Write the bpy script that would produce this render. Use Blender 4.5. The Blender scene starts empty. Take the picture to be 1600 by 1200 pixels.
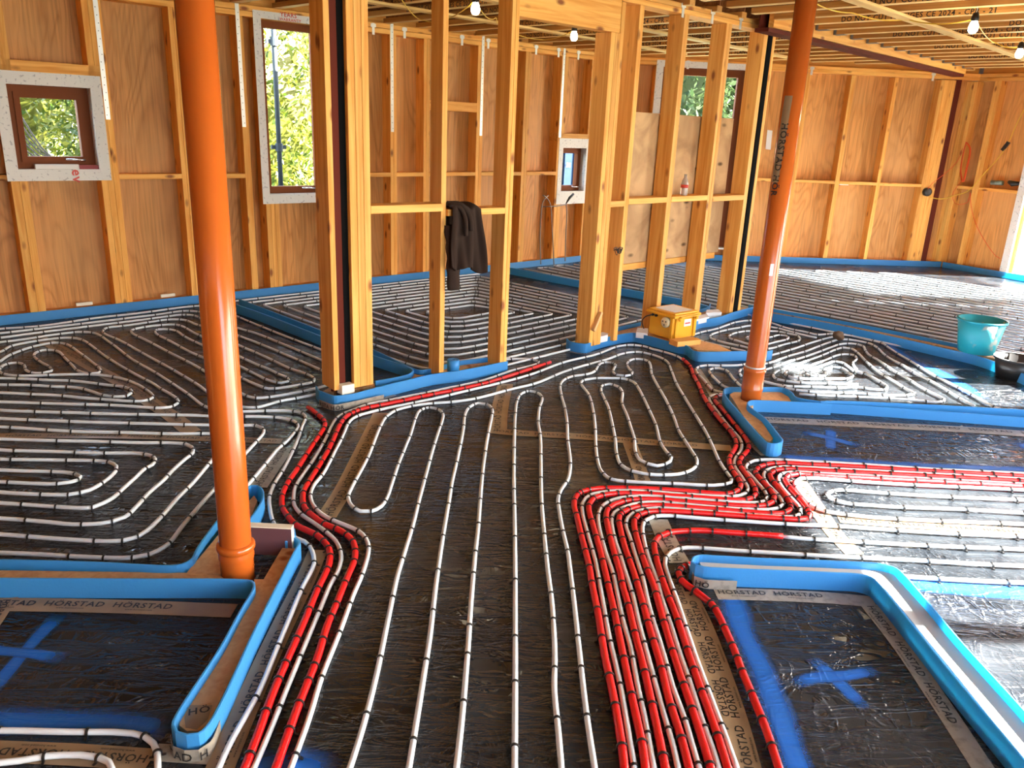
import bpy, bmesh, math, random
from mathutils import Vector, Matrix, noise
random.seed(7)
# ------------------------------------------------------------------ camera, light, exposure
F = 1238.65; H = 1.6
FW = Vector((0.01819042, 0.95123509, -0.30793006)); RT = Vector((0.99918744, -0.0062163, 0.03982227)); UP = Vector((-0.03596615, 0.30840423, 0.95057523))
S = bpy.context.scene; COL = S.collection
cd = bpy.data.cameras.new('camera'); cam = bpy.data.objects.new('camera', cd); COL.objects.link(cam)
cd.sensor_fit = 'HORIZONTAL'; cd.sensor_width = 36; cd.lens = F/1600*36; cd.clip_start = .05; cd.clip_end = 200
M = Matrix.Identity(4)
for i, c in enumerate((RT, UP, -FW)):
    for j in range(3): M[j][i] = c[j]
M[2][3] = H; cam.matrix_world = M; S.camera = cam
S.view_settings.view_transform = 'Standard'; S.view_settings.look = 'None'; S.view_settings.gamma = 1; S.view_settings.use_curve_mapping = False
S.view_settings.exposure = 1.3
W = bpy.data.worlds.new('sky'); S.world = W; W.use_nodes = True
wn = W.node_tree; bg = wn.nodes['Background']
sky = wn.nodes.new('ShaderNodeTexSky'); sky.sky_type = 'NISHITA'; sky.sun_disc = False; sky.sun_elevation = math.radians(30); sky.sun_rotation = math.radians(90); sky.dust_density = 2.5; sky.ozone_density = .6
mixc = wn.nodes.new('ShaderNodeMixRGB'); mixc.inputs[0].default_value = .6; mixc.inputs[2].default_value = (2.0, 2.4, 3.0, 1)
wn.links.new(sky.outputs[0], mixc.inputs[1]); wn.links.new(mixc.outputs[0], bg.inputs[0]); bg.inputs[1].default_value = 1.25
sl = bpy.data.lights.new('sun', 'SUN'); sl.energy = 64; sl.angle = math.radians(.7); sl.color = (1, .97, .9)
sun = bpy.data.objects.new('sun', sl); COL.objects.link(sun)
el = math.radians(30); sdir = Vector((math.cos(el), -.03*math.cos(el), math.sin(el)))
sun.rotation_euler = sdir.to_track_quat('Z', 'Y').to_euler(); sun.location = (8, 2, 6)

# ------------------------------------------------------------------ pixel rays
CAMP = Vector((0, 0, H))
def ray(x, y): return FW + RT*((x-800)/F) - UP*((y-600)/F)
def at(x, y, z=0.0):
    d = ray(x, y); t = (z-H)/d.z; return CAMP + d*t
def hit(x, y, p, n):            # pixel ray with a plane through p, normal n
    d = ray(x, y); t = (p-CAMP).dot(n)/d.dot(n); return CAMP + d*t
s2 = math.sqrt(.5)
DU = Vector((s2, s2, 0)); DV = Vector((-s2, s2, 0)); Z = Vector((0, 0, 1))
def UVp(u, v, z=0): return DU*u + DV*v + Z*z

# ------------------------------------------------------------------ materials
def mat(name, color, rough=.6, metal=0, bump=None, spec=.5, **kw):
    m = bpy.data.materials.new(name); m.use_nodes = True; nt = m.node_tree; b = nt.nodes['Principled BSDF']
    b.inputs['Base Color'].default_value = (*color, 1); b.inputs['Roughness'].default_value = rough; b.inputs['Metallic'].default_value = metal
    b.inputs['Specular IOR Level'].default_value = spec
    for k, v in kw.items(): b.inputs[k.replace('_', ' ')].default_value = v
    m['b'] = 1
    return m
def N(nt, t, **kw):
    n = nt.nodes.new(t)
    for k, v in kw.items():
        if isinstance(k, str) and hasattr(n, k): setattr(n, k, v)
        else: n.inputs[k].default_value = v
    return n
def ramp(nt, stops):
    r = nt.nodes.new('ShaderNodeValToRGB'); e = r.color_ramp.elements
    while len(e) < len(stops): e.new(.5)
    for i, (p, c) in enumerate(stops): e[i].position = p; e[i].color = (*c, 1)
    return r
def addbump(m, src, strength=.3, dist=.01):
    nt = m.node_tree; b = nt.nodes.new('ShaderNodeBump'); b.inputs['Strength'].default_value = strength; b.inputs['Distance'].default_value = dist
    nt.links.new(src, b.inputs['Height']); nt.links.new(b.outputs[0], nt.nodes['Principled BSDF'].inputs['Normal']); return b
def wood(name, c1, c2, knot=(.28, .085, .02), sc=(26, 26, 1.3), rough=.6, knots=True, dist=1.2):
    m = mat(name, c1, rough, spec=.3); nt = m.node_tree; L = nt.links.new; P = nt.nodes['Principled BSDF']
    tc = nt.nodes.new('ShaderNodeTexCoord'); oi = nt.nodes.new('ShaderNodeObjectInfo')
    ad = nt.nodes.new('ShaderNodeVectorMath'); ad.operation = 'MULTIPLY_ADD'
    cmb = nt.nodes.new('ShaderNodeCombineXYZ')
    for i in range(3): L(oi.outputs['Random'], cmb.inputs[i])
    L(cmb.outputs[0], ad.inputs[0]); ad.inputs[1].default_value = (13, 7, 19); L(tc.outputs['Object'], ad.inputs[2])
    mp = nt.nodes.new('ShaderNodeMapping'); mp.inputs['Scale'].default_value = sc; L(ad.outputs[0], mp.inputs[0])
    n1 = nt.nodes.new('ShaderNodeTexNoise'); n1.inputs['Scale'].default_value = 1; n1.inputs['Detail'].default_value = 5; n1.inputs['Distortion'].default_value = dist; L(mp.outputs[0], n1.inputs[0])
    r = ramp(nt, [(.3, c2), (.62, c1)]); L(n1.outputs[0], r.inputs[0])
    # board to board tone
    hs = nt.nodes.new('ShaderNodeHueSaturation'); mr = nt.nodes.new('ShaderNodeMapRange'); mr.inputs[3].default_value = .82; mr.inputs[4].default_value = 1.12
    L(oi.outputs['Random'], mr.inputs[0]); L(mr.outputs[0], hs.inputs['Value']); L(r.outputs[0], hs.inputs['Color'])
    out = hs.outputs[0]
    if knots:
        mp2 = nt.nodes.new('ShaderNodeMapping'); mp2.inputs['Scale'].default_value = (9, 9, 4); L(ad.outputs[0], mp2.inputs[0])
        v = nt.nodes.new('ShaderNodeTexVoronoi'); v.inputs['Scale'].default_value = 1; L(mp2.outputs[0], v.inputs[0])
        r2 = ramp(nt, [(.08, (1, 1, 1)), (.2, (0, 0, 0))]); L(v.outputs['Distance'], r2.inputs[0])
        mx = nt.nodes.new('ShaderNodeMixRGB'); L(r2.outputs[0], mx.inputs[0]); L(out, mx.inputs[1]); mx.inputs[2].default_value = (*knot, 1); out = mx.outputs[0]
    L(out, P.inputs['Base Color']); addbump(m, n1.outputs[0], .15, .003)
    return m
PINE = wood('pine', (.90, .48, .12), (.72, .29, .045))
PALE = mat('grey_packer_board', (.5, .5, .47), .7)
PINE2 = wood('pine_plate', (.70, .42, .19), (.55, .29, .11), knots=True)
def plywood(name, c1, c2, c3):
    m = mat(name, c1, .5, spec=.3); nt = m.node_tree; L = nt.links.new
    tc = nt.nodes.new('ShaderNodeTexCoord'); oi = nt.nodes.new('ShaderNodeObjectInfo'); ad = nt.nodes.new('ShaderNodeVectorMath'); ad.operation = 'MULTIPLY_ADD'; cmb = nt.nodes.new('ShaderNodeCombineXYZ')
    for i in range(3): L(oi.outputs['Random'], cmb.inputs[i])
    L(cmb.outputs[0], ad.inputs[0]); ad.inputs[1].default_value = (17, 11, 23); L(tc.outputs['Object'], ad.inputs[2])
    mp = nt.nodes.new('ShaderNodeMapping'); mp.inputs['Scale'].default_value = (2.2, 2.2, .42); L(ad.outputs[0], mp.inputs[0])
    n1 = nt.nodes.new('ShaderNodeTexNoise'); n1.inputs['Scale'].default_value = 1.3; n1.inputs['Detail'].default_value = 2; n1.inputs['Distortion'].default_value = .8; L(mp.outputs[0], n1.inputs[0])
    mu = nt.nodes.new('ShaderNodeMath'); mu.operation = 'MULTIPLY'; mu.inputs[1].default_value = 26; L(n1.outputs[0], mu.inputs[0])
    pg = nt.nodes.new('ShaderNodeMath'); pg.operation = 'PINGPONG'; pg.inputs[1].default_value = 1; L(mu.outputs[0], pg.inputs[0])
    mp2 = nt.nodes.new('ShaderNodeMapping'); mp2.inputs['Scale'].default_value = (60, 60, 1.6); L(ad.outputs[0], mp2.inputs[0])
    n2 = nt.nodes.new('ShaderNodeTexNoise'); n2.inputs['Scale'].default_value = 1; n2.inputs['Detail'].default_value = 4; L(mp2.outputs[0], n2.inputs[0])
    n3 = nt.nodes.new('ShaderNodeTexNoise'); n3.inputs['Scale'].default_value = 1.6; n3.inputs['Detail'].default_value = 3; L(ad.outputs[0], n3.inputs[0])
    r = ramp(nt, [(0, c2), (.6, c1), (1, c1)]); L(pg.outputs[0], r.inputs[0])
    r2 = ramp(nt, [(.35, (.72, .72, .72)), (.6, (1, 1, 1))]); L(n2.outputs[0], r2.inputs[0])
    mx = nt.nodes.new('ShaderNodeMixRGB'); mx.blend_type = 'MULTIPLY'; mx.inputs[0].default_value = 1; L(r.outputs[0], mx.inputs[1]); L(r2.outputs[0], mx.inputs[2])
    r3 = ramp(nt, [(.42, (0, 0, 0)), (.7, (.7, .7, .7))]); L(n3.outputs[0], r3.inputs[0])
    m2 = nt.nodes.new('ShaderNodeMixRGB'); L(r3.outputs[0], m2.inputs[0]); L(mx.outputs[0], m2.inputs[1]); m2.inputs[2].default_value = (*c3, 1)
    hs = nt.nodes.new('ShaderNodeHueSaturation'); mr = nt.nodes.new('ShaderNodeMapRange'); mr.inputs[3].default_value = .85; mr.inputs[4].default_value = 1.15; L(oi.outputs['Random'], mr.inputs[0]); L(mr.outputs[0], hs.inputs['Value']); L(m2.outputs[0], hs.inputs['Color'])
    L(hs.outputs[0], nt.nodes['Principled BSDF'].inputs['Base Color']); return m
PLY = plywood('plywood_sheathing', (.68, .315, .088), (.53, .225, .055), (.66, .34, .12))
BOARD = wood('stained_board', (.70, .46, .23), (.36, .2, .09), sc=(3, 3, 3), knots=True, knot=(.12, .07, .03), dist=1)
OSB = wood('osb_web', (.36, .15, .05), (.2, .07, .02), sc=(30, 30, 30), knots=False)
FLANGE_SHADED = wood('shaded_flange', (.62, .30, .075), (.45, .19, .04), sc=(60, 60, 1), knots=False)  # flange brown, darkened so the sides read as shaded
DECK = wood('ceiling_deck', (.55, .3, .1), (.42, .2, .06), sc=(3, 3, 3), knots=False)
FLANGE = wood('batten_and_lit_flange', (.86, .62, .26), (.72, .44, .15), knots=False)  # batten timber; also the flange underside, kept paler as though lit from below
FRAMEB = mat('brown_window_frame', (.19, .05, .012), .6, spec=.2)
STEEL = mat('red_oxide_steel', (.11, .02, .011), .75, spec=.12)
DARK = mat('dark_slot', (.006, .006, .006), .95, spec=.05)
GALV = mat('galvanised', (.72, .74, .72), .4, .6)
WHITE_T = mat('white_membrane_tape', (.72, .72, .7), .5)
def scribble(m, c2, sc=60, th=.62, lo=.56):
    nt = m.node_tree; P = nt.nodes['Principled BSDF']; tc = nt.nodes.new('ShaderNodeTexCoord'); n = nt.nodes.new('ShaderNodeTexNoise'); n.inputs['Scale'].default_value = sc; n.inputs['Detail'].default_value = 3
    nt.links.new(tc.outputs['Object'], n.inputs[0]); c1 = tuple(P.inputs['Base Color'].default_value)[:3]
    r = ramp(nt, [(lo, c1), (th, c2)]); nt.links.new(n.outputs[0], r.inputs[0]); nt.links.new(r.outputs[0], P.inputs['Base Color'])
    return m
scribble(WHITE_T, (.42, .42, .44), 45, .68, .6)
REDL = mat('red_print', (.6, .05, .03), .5)
INK = mat('black_ink', (.012, .012, .012), .5)
WHITEP = mat('white_pipe_plastic', (.70, .76, .80), .3)
CLIP = mat('black_clip_plastic', (.012, .012, .012), .35)
REDP = mat('red_conduit_plastic', (.72, .006, .008), .3)
nt = REDP.node_tree; uvn = nt.nodes.new('ShaderNodeUVMap'); wv = nt.nodes.new('ShaderNodeTexWave'); wv.inputs['Scale'].default_value = 60; wv.bands_direction = 'X'; nt.links.new(uvn.outputs[0], wv.inputs[0]); addbump(REDP, wv.outputs['Fac'], .35, .002)
ORANGE = mat('orange_drain_plastic', (.47, .10, .013), .18)
FOAM = mat('blue_pe_foam', (.05, .29, .67), .45, Subsurface_Weight=.0)
nt = FOAM.node_tree; tr = nt.nodes.new('ShaderNodeBsdfTranslucent'); tr.inputs[0].default_value = (.1, .65, .85, 1); ms = nt.nodes.new('ShaderNodeMixShader'); ms.inputs[0].default_value = .25
P = nt.nodes['Principled BSDF']; nt.links.new(P.outputs[0], ms.inputs[1]); nt.links.new(tr.outputs[0], ms.inputs[2]); nt.links.new(ms.outputs[0], nt.nodes['Material Output'].inputs[0])
tcn = nt.nodes.new('ShaderNodeTexCoord'); nn = nt.nodes.new('ShaderNodeTexNoise'); nn.inputs['Scale'].default_value = 120; nt.links.new(tcn.outputs['Object'], nn.inputs[0]); addbump(FOAM, nn.outputs[0], .3, .003)
TAPE = mat('kraft_tape', (.30, .205, .115), .35)
scribble(TAPE, (.22, .15, .085), 9, .7, .35)
TAPEC = mat('clear_grey_tape', (.30, .27, .22), .3)
scribble(TAPEC, (.2, .18, .15), 30, .66, .5)
FOIL = mat('foil_faced_insulation', (.13, .06, .07), .3)
PIR = mat('pale_insulation', (.8, .76, .62), .8)
YEL = mat('yellow_casing', (.85, .42, .015), .4)
TEAL = mat('teal_bucket', (.015, .30, .36), .5); scribble(TEAL, (.28, .33, .3), 9, .66, .58)
BLACKP = mat('black_plastic', (.015, .015, .015), .4)
ORC = mat('orange_cord', (.75, .09, .01), .5)
YC = mat('yellow_cable', (.75, .5, .04), .5)
PAPER = mat('paper', (.8, .8, .78), .7)
CLOTH = mat('brown_cloth', (.034, .021, .016), .95, spec=.1)
CHROME = mat('handle_metal', (.8, .8, .8), .25, .9)
RODM = mat('rusty_steel_rod', (.22, .2, .18), .5, .5)
BULBM = mat('bulb', (1, 1, 1), .3); b = BULBM.node_tree.nodes['Principled BSDF']; b.inputs['Emission Color'].default_value = (1, .93, .8, 1); b.inputs['Emission Strength'].default_value = 9
GLASS = mat('window_glass', (1, 1, 1), .03); nt = GLASS.node_tree; tp = nt.nodes.new('ShaderNodeBsdfTransparent'); gl = nt.nodes.new('ShaderNodeBsdfGlossy'); gl.inputs['Roughness'].default_value = .02; fr = nt.nodes.new('ShaderNodeFresnel'); fr.inputs[0].default_value = 1.06; ms = nt.nodes.new('ShaderNodeMixShader')
nt.links.new(fr.outputs[0], ms.inputs[0]); nt.links.new(tp.outputs[0], ms.inputs[1]); nt.links.new(gl.outputs[0], ms.inputs[2]); nt.links.new(ms.outputs[0], nt.nodes['Material Output'].inputs[0])
def leafmat(name, a, b_):
    m = mat(name, a, .5); nt = m.node_tree; P = nt.nodes['Principled BSDF']; g = nt.nodes.new('ShaderNodeNewGeometry'); r = ramp(nt, [(.1, b_), (.9, a)]); nt.links.new(g.outputs['Random Per Island'], r.inputs[0]); nt.links.new(r.outputs[0], P.inputs['Base Color'])
    t = nt.nodes.new('ShaderNodeBsdfTranslucent'); nt.links.new(r.outputs[0], t.inputs[0]); ms = nt.nodes.new('ShaderNodeMixShader'); ms.inputs[0].default_value = .35
    nt.links.new(P.outputs[0], ms.inputs[1]); nt.links.new(t.outputs[0], ms.inputs[2]); nt.links.new(ms.outputs[0], nt.nodes['Material Output'].inputs[0]); return m
LEAFY = leafmat('yellow_green_leaves', (.15, .15, .015), (.035, .065, .005)); LEAFG = leafmat('green_leaves', (.075, .11, .04), (.018, .038, .012))
GRASS = mat('outside_ground', (.2, .22, .12), .9); BARK = mat('bark', (.1, .07, .04), .9); CONT = mat('blue_container', (.002, .012, .036), .7, spec=.1)
EXT = mat('outer_wall_wrap', (.35, .33, .3), .8)

# floor membrane: black polythene with stretched wrinkles
def wrinkles(m, strength=.55):
    nt = m.node_tree; L = nt.links.new; g = nt.nodes.new('ShaderNodeNewGeometry')
    mp = nt.nodes.new('ShaderNodeMapping'); mp.inputs['Scale'].default_value = (1.4, 7, 1); mp.inputs['Rotation'].default_value = (0, 0, .12); L(g.outputs['Position'], mp.inputs[0])
    n1 = nt.nodes.new('ShaderNodeTexNoise'); n1.inputs['Scale'].default_value = 3.2; n1.inputs['Detail'].default_value = 4; n1.inputs['Distortion'].default_value = .7; L(mp.outputs[0], n1.inputs[0])
    r1 = ramp(nt, [(.40, (0, 0, 0)), (.5, (1, 1, 1)), (.6, (0, 0, 0))]); L(n1.outputs[0], r1.inputs[0])
    mp2 = nt.nodes.new('ShaderNodeMapping'); mp2.inputs['Scale'].default_value = (2.2, 1.3, 1); mp2.inputs['Rotation'].default_value = (0, 0, -.7); L(g.outputs['Position'], mp2.inputs[0])
    n2 = nt.nodes.new('ShaderNodeTexNoise'); n2.inputs['Scale'].default_value = 3; n2.inputs['Detail'].default_value = 3; n2.inputs['Distortion'].default_value = 2.2; L(mp2.outputs[0], n2.inputs[0])
    r2 = ramp(nt, [(.42, (0, 0, 0)), (.5, (1, 1, 1)), (.58, (0, 0, 0))]); L(n2.outputs[0], r2.inputs[0])
    mx = nt.nodes.new('ShaderNodeMath'); mx.operation = 'MULTIPLY_ADD'; mx.inputs[1].default_value = .45; L(r2.outputs[0], mx.inputs[0]); L(r1.outputs[0], mx.inputs[2])
    n3 = nt.nodes.new('ShaderNodeTexNoise'); n3.inputs['Scale'].default_value = 1.1; n3.inputs['Detail'].default_value = 2; L(g.outputs['Position'], n3.inputs[0])
    r3 = ramp(nt, [(.38, (.12, .12, .12)), (.62, (1, 1, 1))]); L(n3.outputs[0], r3.inputs[0])
    m3 = nt.nodes.new('ShaderNodeMath'); m3.operation = 'MULTIPLY'; L(mx.outputs[0], m3.inputs[0]); L(r3.outputs[0], m3.inputs[1])
    addbump(m, m3.outputs[0], strength, .012); return mx
FLOOR = mat('black_polythene_membrane', (.03, .026, .023), .3, spec=.45)
wrinkles(FLOOR, .7)
nt = FLOOR.node_tree; g = nt.nodes.new('ShaderNodeNewGeometry'); n = nt.nodes.new('ShaderNodeTexNoise'); n.inputs['Scale'].default_value = 2.5; n.inputs['Detail'].default_value = 6; nt.links.new(g.outputs['Position'], n.inputs[0])
r = ramp(nt, [(.35, (.009, .0112, .0145)), (.65, (.023, .027, .032))]); nt.links.new(n.outputs[0], r.inputs[0]); nt.links.new(r.outputs[0], nt.nodes['Principled BSDF'].inputs['Base Color'])
r = ramp(nt, [(.35, (.13,)*3), (.7, (.32,)*3)]); nt.links.new(n.outputs[0], r.inputs[0]); nt.links.new(r.outputs[0], nt.nodes['Principled BSDF'].inputs['Roughness'])
PAINT = mat('blue_spray_paint', (.006, .12, .5), .45); wrinkles(PAINT, .3)
nt = PAINT.node_tree; at_ = nt.nodes.new('ShaderNodeAttribute'); at_.attribute_name = 'fade'; tp = nt.nodes.new('ShaderNodeBsdfTransparent'); ms = nt.nodes.new('ShaderNodeMixShader')
nt.links.new(at_.outputs['Fac'], ms.inputs[0]); nt.links.new(tp.outputs[0], ms.inputs[1]); nt.links.new(nt.nodes['Principled BSDF'].outputs[0], ms.inputs[2]); nt.links.new(ms.outputs[0], nt.nodes['Material Output'].inputs[0])

# ------------------------------------------------------------------ mesh helpers
def tag(o, label=None, cat=None, group=None, kind=None):
    if label: o['label'] = label
    if cat: o['category'] = cat
    if group: o['group'] = group
    if kind: o['kind'] = kind
    return o
def empty(name, loc, label=None, cat=None, group=None, kind=None):
    o = bpy.data.objects.new(name, None); COL.objects.link(o); o.location = loc; o.empty_display_size = .1
    o['_l'] = 0; del o['_l']
    return tag(o, label, cat, group, kind)
def link(name, me, m, parent=None, loc=None, smooth=False):
    if m and not me.materials: me.materials.append(m)
    if smooth:
        for p in me.polygons: p.use_smooth = True
    o = bpy.data.objects.new(name, me); COL.objects.link(o)
    if parent:
        o.parent = parent; o.matrix_parent_inverse = parent.matrix_basis.inverted()
    if loc is not None: o.location = loc
    return o
def mesh(name, vs, fs, m, parent=None, smooth=False, origin=None):
    me = bpy.data.meshes.new(name)
    o0 = Vector(origin) if origin is not None else (sum((Vector(v) for v in vs), Vector())/max(1, len(vs)))
    if origin is None and vs: o0.z = min(v[2] for v in vs)
    me.from_pydata([tuple(Vector(v)-o0) for v in vs], [], fs); me.update()
    bm = bmesh.new(); bm.from_mesh(me); bmesh.ops.recalc_face_normals(bm, faces=bm.faces); bm.to_mesh(me); bm.free()
    return link(name, me, m, parent, o0, smooth)
class MB:
    def __init__(s): s.v = []; s.f = []
    def add(s, vs, fs):
        k = len(s.v); s.v += [Vector(v) for v in vs]; s.f += [tuple(i+k for i in f) for f in fs]
    def prism(s, pts, z0, z1):
        n = len(pts); vs = [(p[0], p[1], z0) for p in pts]+[(p[0], p[1], z1) for p in pts]
        s.add(vs, [tuple(range(n-1, -1, -1)), tuple(range(n, 2*n))]+[(i, (i+1) % n, n+(i+1) % n, n+i) for i in range(n)])
    def box(s, o, a, b, c):          # corner o with edge vectors
        o, a, b, c = map(Vector, (o, a, b, c))
        s.add([o, o+a, o+a+b, o+b, o+c, o+a+c, o+a+b+c, o+b+c], [(0, 3, 2, 1), (4, 5, 6, 7), (0, 1, 5, 4), (1, 2, 6, 5), (2, 3, 7, 6), (3, 0, 4, 7)])
    def tube(s, pts, r, n=8, cap=True):
        pts = [Vector(p) for p in pts]; rings = []; prev = None
        for i, p in enumerate(pts):
            t = (pts[min(i+1, len(pts)-1)]-pts[max(i-1, 0)]).normalized()
            if prev is None:
                a = Z if abs(t.z) < .9 else Vector((1, 0, 0)); x = t.cross(a).normalized()
            else: x = (prev-t*prev.dot(t)).normalized()
            prev = x; y = t.cross(x); rr = r[i] if isinstance(r, (list, tuple)) else r
            rings.append([p+(x*math.cos(2*math.pi*k/n)+y*math.sin(2*math.pi*k/n))*rr for k in range(n)])
        vs = [v for R in rings for v in R]; fs = []
        for i in range(len(rings)-1):
            for k in range(n): fs.append((i*n+k, i*n+(k+1) % n, (i+1)*n+(k+1) % n, (i+1)*n+k))
        if cap: fs.append(tuple(range(n-1, -1, -1))); fs.append(tuple((len(rings)-1)*n+k for k in range(n)))
        s.add(vs, fs)
    def lathe(s, c, prof, n=24, closed=False):
        c = Vector(c); vs = []; fs = []
        for (r, z) in prof:
            for k in range(n): vs.append(c+Vector((r*math.cos(2*math.pi*k/n), r*math.sin(2*math.pi*k/n), z)))
        for i in range(len(prof)-1):
            for k in range(n): fs.append((i*n+k, i*n+(k+1) % n, (i+1)*n+(k+1) % n, (i+1)*n+k))
        s.add(vs, fs)
    def build(s, name, m, parent=None, smooth=False, origin=None): return mesh(name, s.v, s.f, m, parent, smooth, origin)
def board(name, p0, p1, wdir, w, d, m, parent=None, ch=.002):
    """board from p0 to p1 (centre of its section); w along wdir, d along the third axis; chamfered section; its own local z is the grain"""
    p0 = Vector(p0); p1 = Vector(p1); L = (p1-p0).length; z = (p1-p0).normalized(); x = (Vector(wdir)-z*Vector(wdir).dot(z)).normalized(); y = z.cross(x)
    a, b_ = w/2, d/2; c = min(ch, a*.4, b_*.4)
    sec = [(a-c, -b_), (a, -b_+c), (a, b_-c), (a-c, b_), (-a+c, b_), (-a, b_-c), (-a, -b_+c), (-a+c, -b_)]
    vs = [(X, Y, 0) for X, Y in sec]+[(X, Y, L) for X, Y in sec]
    fs = [tuple(range(7, -1, -1)), tuple(range(8, 16))]+[(i, (i+1) % 8, 8+(i+1) % 8, 8+i) for i in range(8)]
    me = bpy.data.meshes.new(name); me.from_pydata(vs, [], fs); me.update(); me.materials.append(m)
    o = bpy.data.objects.new(name, me); COL.objects.link(o)
    R = Matrix((( x.x, y.x, z.x, p0.x), (x.y, y.y, z.y, p0.y), (x.z, y.z, z.z, p0.z), (0, 0, 0, 1)))
    if parent: o.parent = parent; o.matrix_parent_inverse = parent.matrix_basis.inverted()
    o.matrix_basis = R
    return o
def prism(name, pts, z0, z1, m, parent=None):
    b = MB(); b.prism(pts, z0, z1); return b.build(name, m, parent)
def smooth_path(pts, step=.03, closed=False):
    pts = [Vector(p) for p in pts]; out = []
    n = len(pts)
    for i in range(n-1):
        p0 = pts[max(i-1, 0)]; p1 = pts[i]; p2 = pts[i+1]; p3 = pts[min(i+2, n-1)]
        # centripetal catmull-rom
        def tj(ti, a, b): return ti+max((b-a).length, 1e-5)**.5
        if i == 0: p0 = p1*2-p2
        if i == n-2: p3 = p2*2-p1
        t0 = 0; t1 = tj(t0, p0, p1); t2 = tj(t1, p1, p2); t3 = tj(t2, p2, p3)
        k = max(1, int((p2-p1).length/step))
        for j in range(k):
            t = t1+(t2-t1)*j/k
            A1 = p0*((t1-t)/(t1-t0))+p1*((t-t0)/(t1-t0)); A2 = p1*((t2-t)/(t2-t1))+p2*((t-t1)/(t2-t1)); A3 = p2*((t3-t)/(t3-t2))+p3*((t-t2)/(t3-t2))
            B1 = A1*((t2-t)/(t2-t0))+A2*((t-t0)/(t2-t0)); B2 = A2*((t3-t)/(t3-t1))+A3*((t-t1)/(t3-t1))
            out.append(B1*((t2-t)/(t2-t1))+B2*((t-t1)/(t2-t1)))
    out.append(pts[-1]); return out

# lettering
_tc = {}
def glyphs(txt):
    if txt in _tc: return _tc[txt]
    c = bpy.data.curves.new('t', 'FONT'); c.body = txt; c.size = 1; c.offset = .018; c.space_character = 1.12; c.resolution_u = 2
    o = bpy.data.objects.new('t', c); COL.objects.link(o); bpy.context.view_layer.update()
    me = o.evaluated_get(bpy.context.evaluated_depsgraph_get()).to_mesh()
    vs = [v.co.copy() for v in me.vertices]; fs = [tuple(p.vertices) for p in me.polygons]
    bpy.data.objects.remove(o); bpy.data.curves.remove(c)
    w = max(v.x for v in vs); _tc[txt] = (vs, fs, w); return _tc[txt]
def flat_text(name, txt, size, origin, xd, yd, m, parent=None):
    vs, fs, w = glyphs(txt); o = Vector(origin)
    return mesh(name, [o+Vector(xd)*(v.x*size)+Vector(yd)*(v.y*size) for v in vs], fs, m, parent)

# ------------------------------------------------------------------ floor pipes with clips
def clip_mesh(r, name):
    vs = []; fs = []; n = 10; w = .0035; r0 = r+.0005; r1 = r+.0035; sec = []
    path = [(-.012-r, -r*.95), (-r1, -r*.7)]+[(-r1*math.cos(math.pi*k/n), r1*math.sin(math.pi*k/n)) for k in range(n+1)]+[(r1, -r*.7), (.012+r, -r*.95)]
    inn = [(-.012-r, -r*.95-.003), (-r0, -r*.95)]+[(-r0*math.cos(math.pi*k/n), r0*math.sin(math.pi*k/n)) for k in range(n+1)]+[(r0, -r*.95), (.012+r, -r*.95-.003)]
    k = len(path)
    for xx in (-w, w):
        for P_ in (path, inn): vs += [(xx, a, b_) for a, b_ in P_]
    for i in range(k-1):
        fs += [(i, i+1, 2*k+i+1, 2*k+i), (k+i, 3*k+i, 3*k+i+1, k+i+1), (i, k+i, k+i+1, i+1), (2*k+i, 2*k+i+1, 3*k+i+1, 3*k+i)]
    me = bpy.data.meshes.new(name); me.from_pydata(vs, [], fs); me.update(); me.materials.append(CLIP); return me
CM = {.0087: clip_mesh(.0087, 'clip'), .0125: clip_mesh(.0125, 'clip_wide')}
def pipe(name, label, pts, r, m, cat, group=None, clips=True, sp=.26, maxclip=100, n=8, step=.03):
    P_ = smooth_path(pts, step)
    P_ = [Vector((p.x, p.y, r+.003)) for p in P_]
    b = MB(); b.tube(P_, r, n); o = b.build(name, m, None, True, origin=P_[0])
    if m is REDP:      # length coordinate for the corrugation
        me = o.data; uv = me.uv_layers.new(name='UVMap'); acc = [0]
        for i in range(1, len(P_)): acc.append(acc[-1]+(P_[i]-P_[i-1]).length)
        for lp in me.loops: uv.data[lp.index].uv = (acc[min(lp.vertex_index//n, len(acc)-1)], 0)
    tag(o, label, cat, group)
    if not clips: return o
    marks = []; d = random.uniform(.03, sp); acc = 0
    for i in range(1, len(P_)-1):
        seg = (P_[i]-P_[i-1]).length; a = (P_[i]-P_[i-1]).normalized(); c = (P_[i+1]-P_[i]).normalized()
        curv = a.angle(c)/max(seg, 1e-4); acc += seg*(1+min(curv, 12)*.38)
        if acc >= d:
            acc = 0; d = sp*random.choice((.55, .8, 1, 1, 1.2)); marks.append((P_[i], math.atan2(c.y, c.x)))
    vis = []
    for p, a in marks:
        q = p-CAMP; zc = q.dot(FW)
        if zc > .1: 
            x = 800+F*q.dot(RT)/zc; y = 600-F*q.dot(UP)/zc
            if -40 < x < 1640 and y < 1240: vis.append((zc, p, a))
    vis.sort(key=lambda t: t[0])
    for _, p, a in vis[:maxclip]:
        c = bpy.data.objects.new('pipe_clip', CM[r]); COL.objects.link(c); c.parent = o; c.location = p-o.location; c.rotation_euler = (0, 0, a)
    rest = vis[maxclip:]
    if rest:
        b = MB(); me = CM[r]; vv = [v.co for v in me.vertices]; ff = [tuple(q.vertices) for q in me.polygons]
        for _, p, a in rest:
            R = Matrix.Translation(p) @ Matrix.Rotation(a, 4, 'Z'); b.add([R @ v for v in vv], ff)
        c = b.build('pipe_clips', CLIP, o); tag(c, kind='stuff')
    return o
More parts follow.
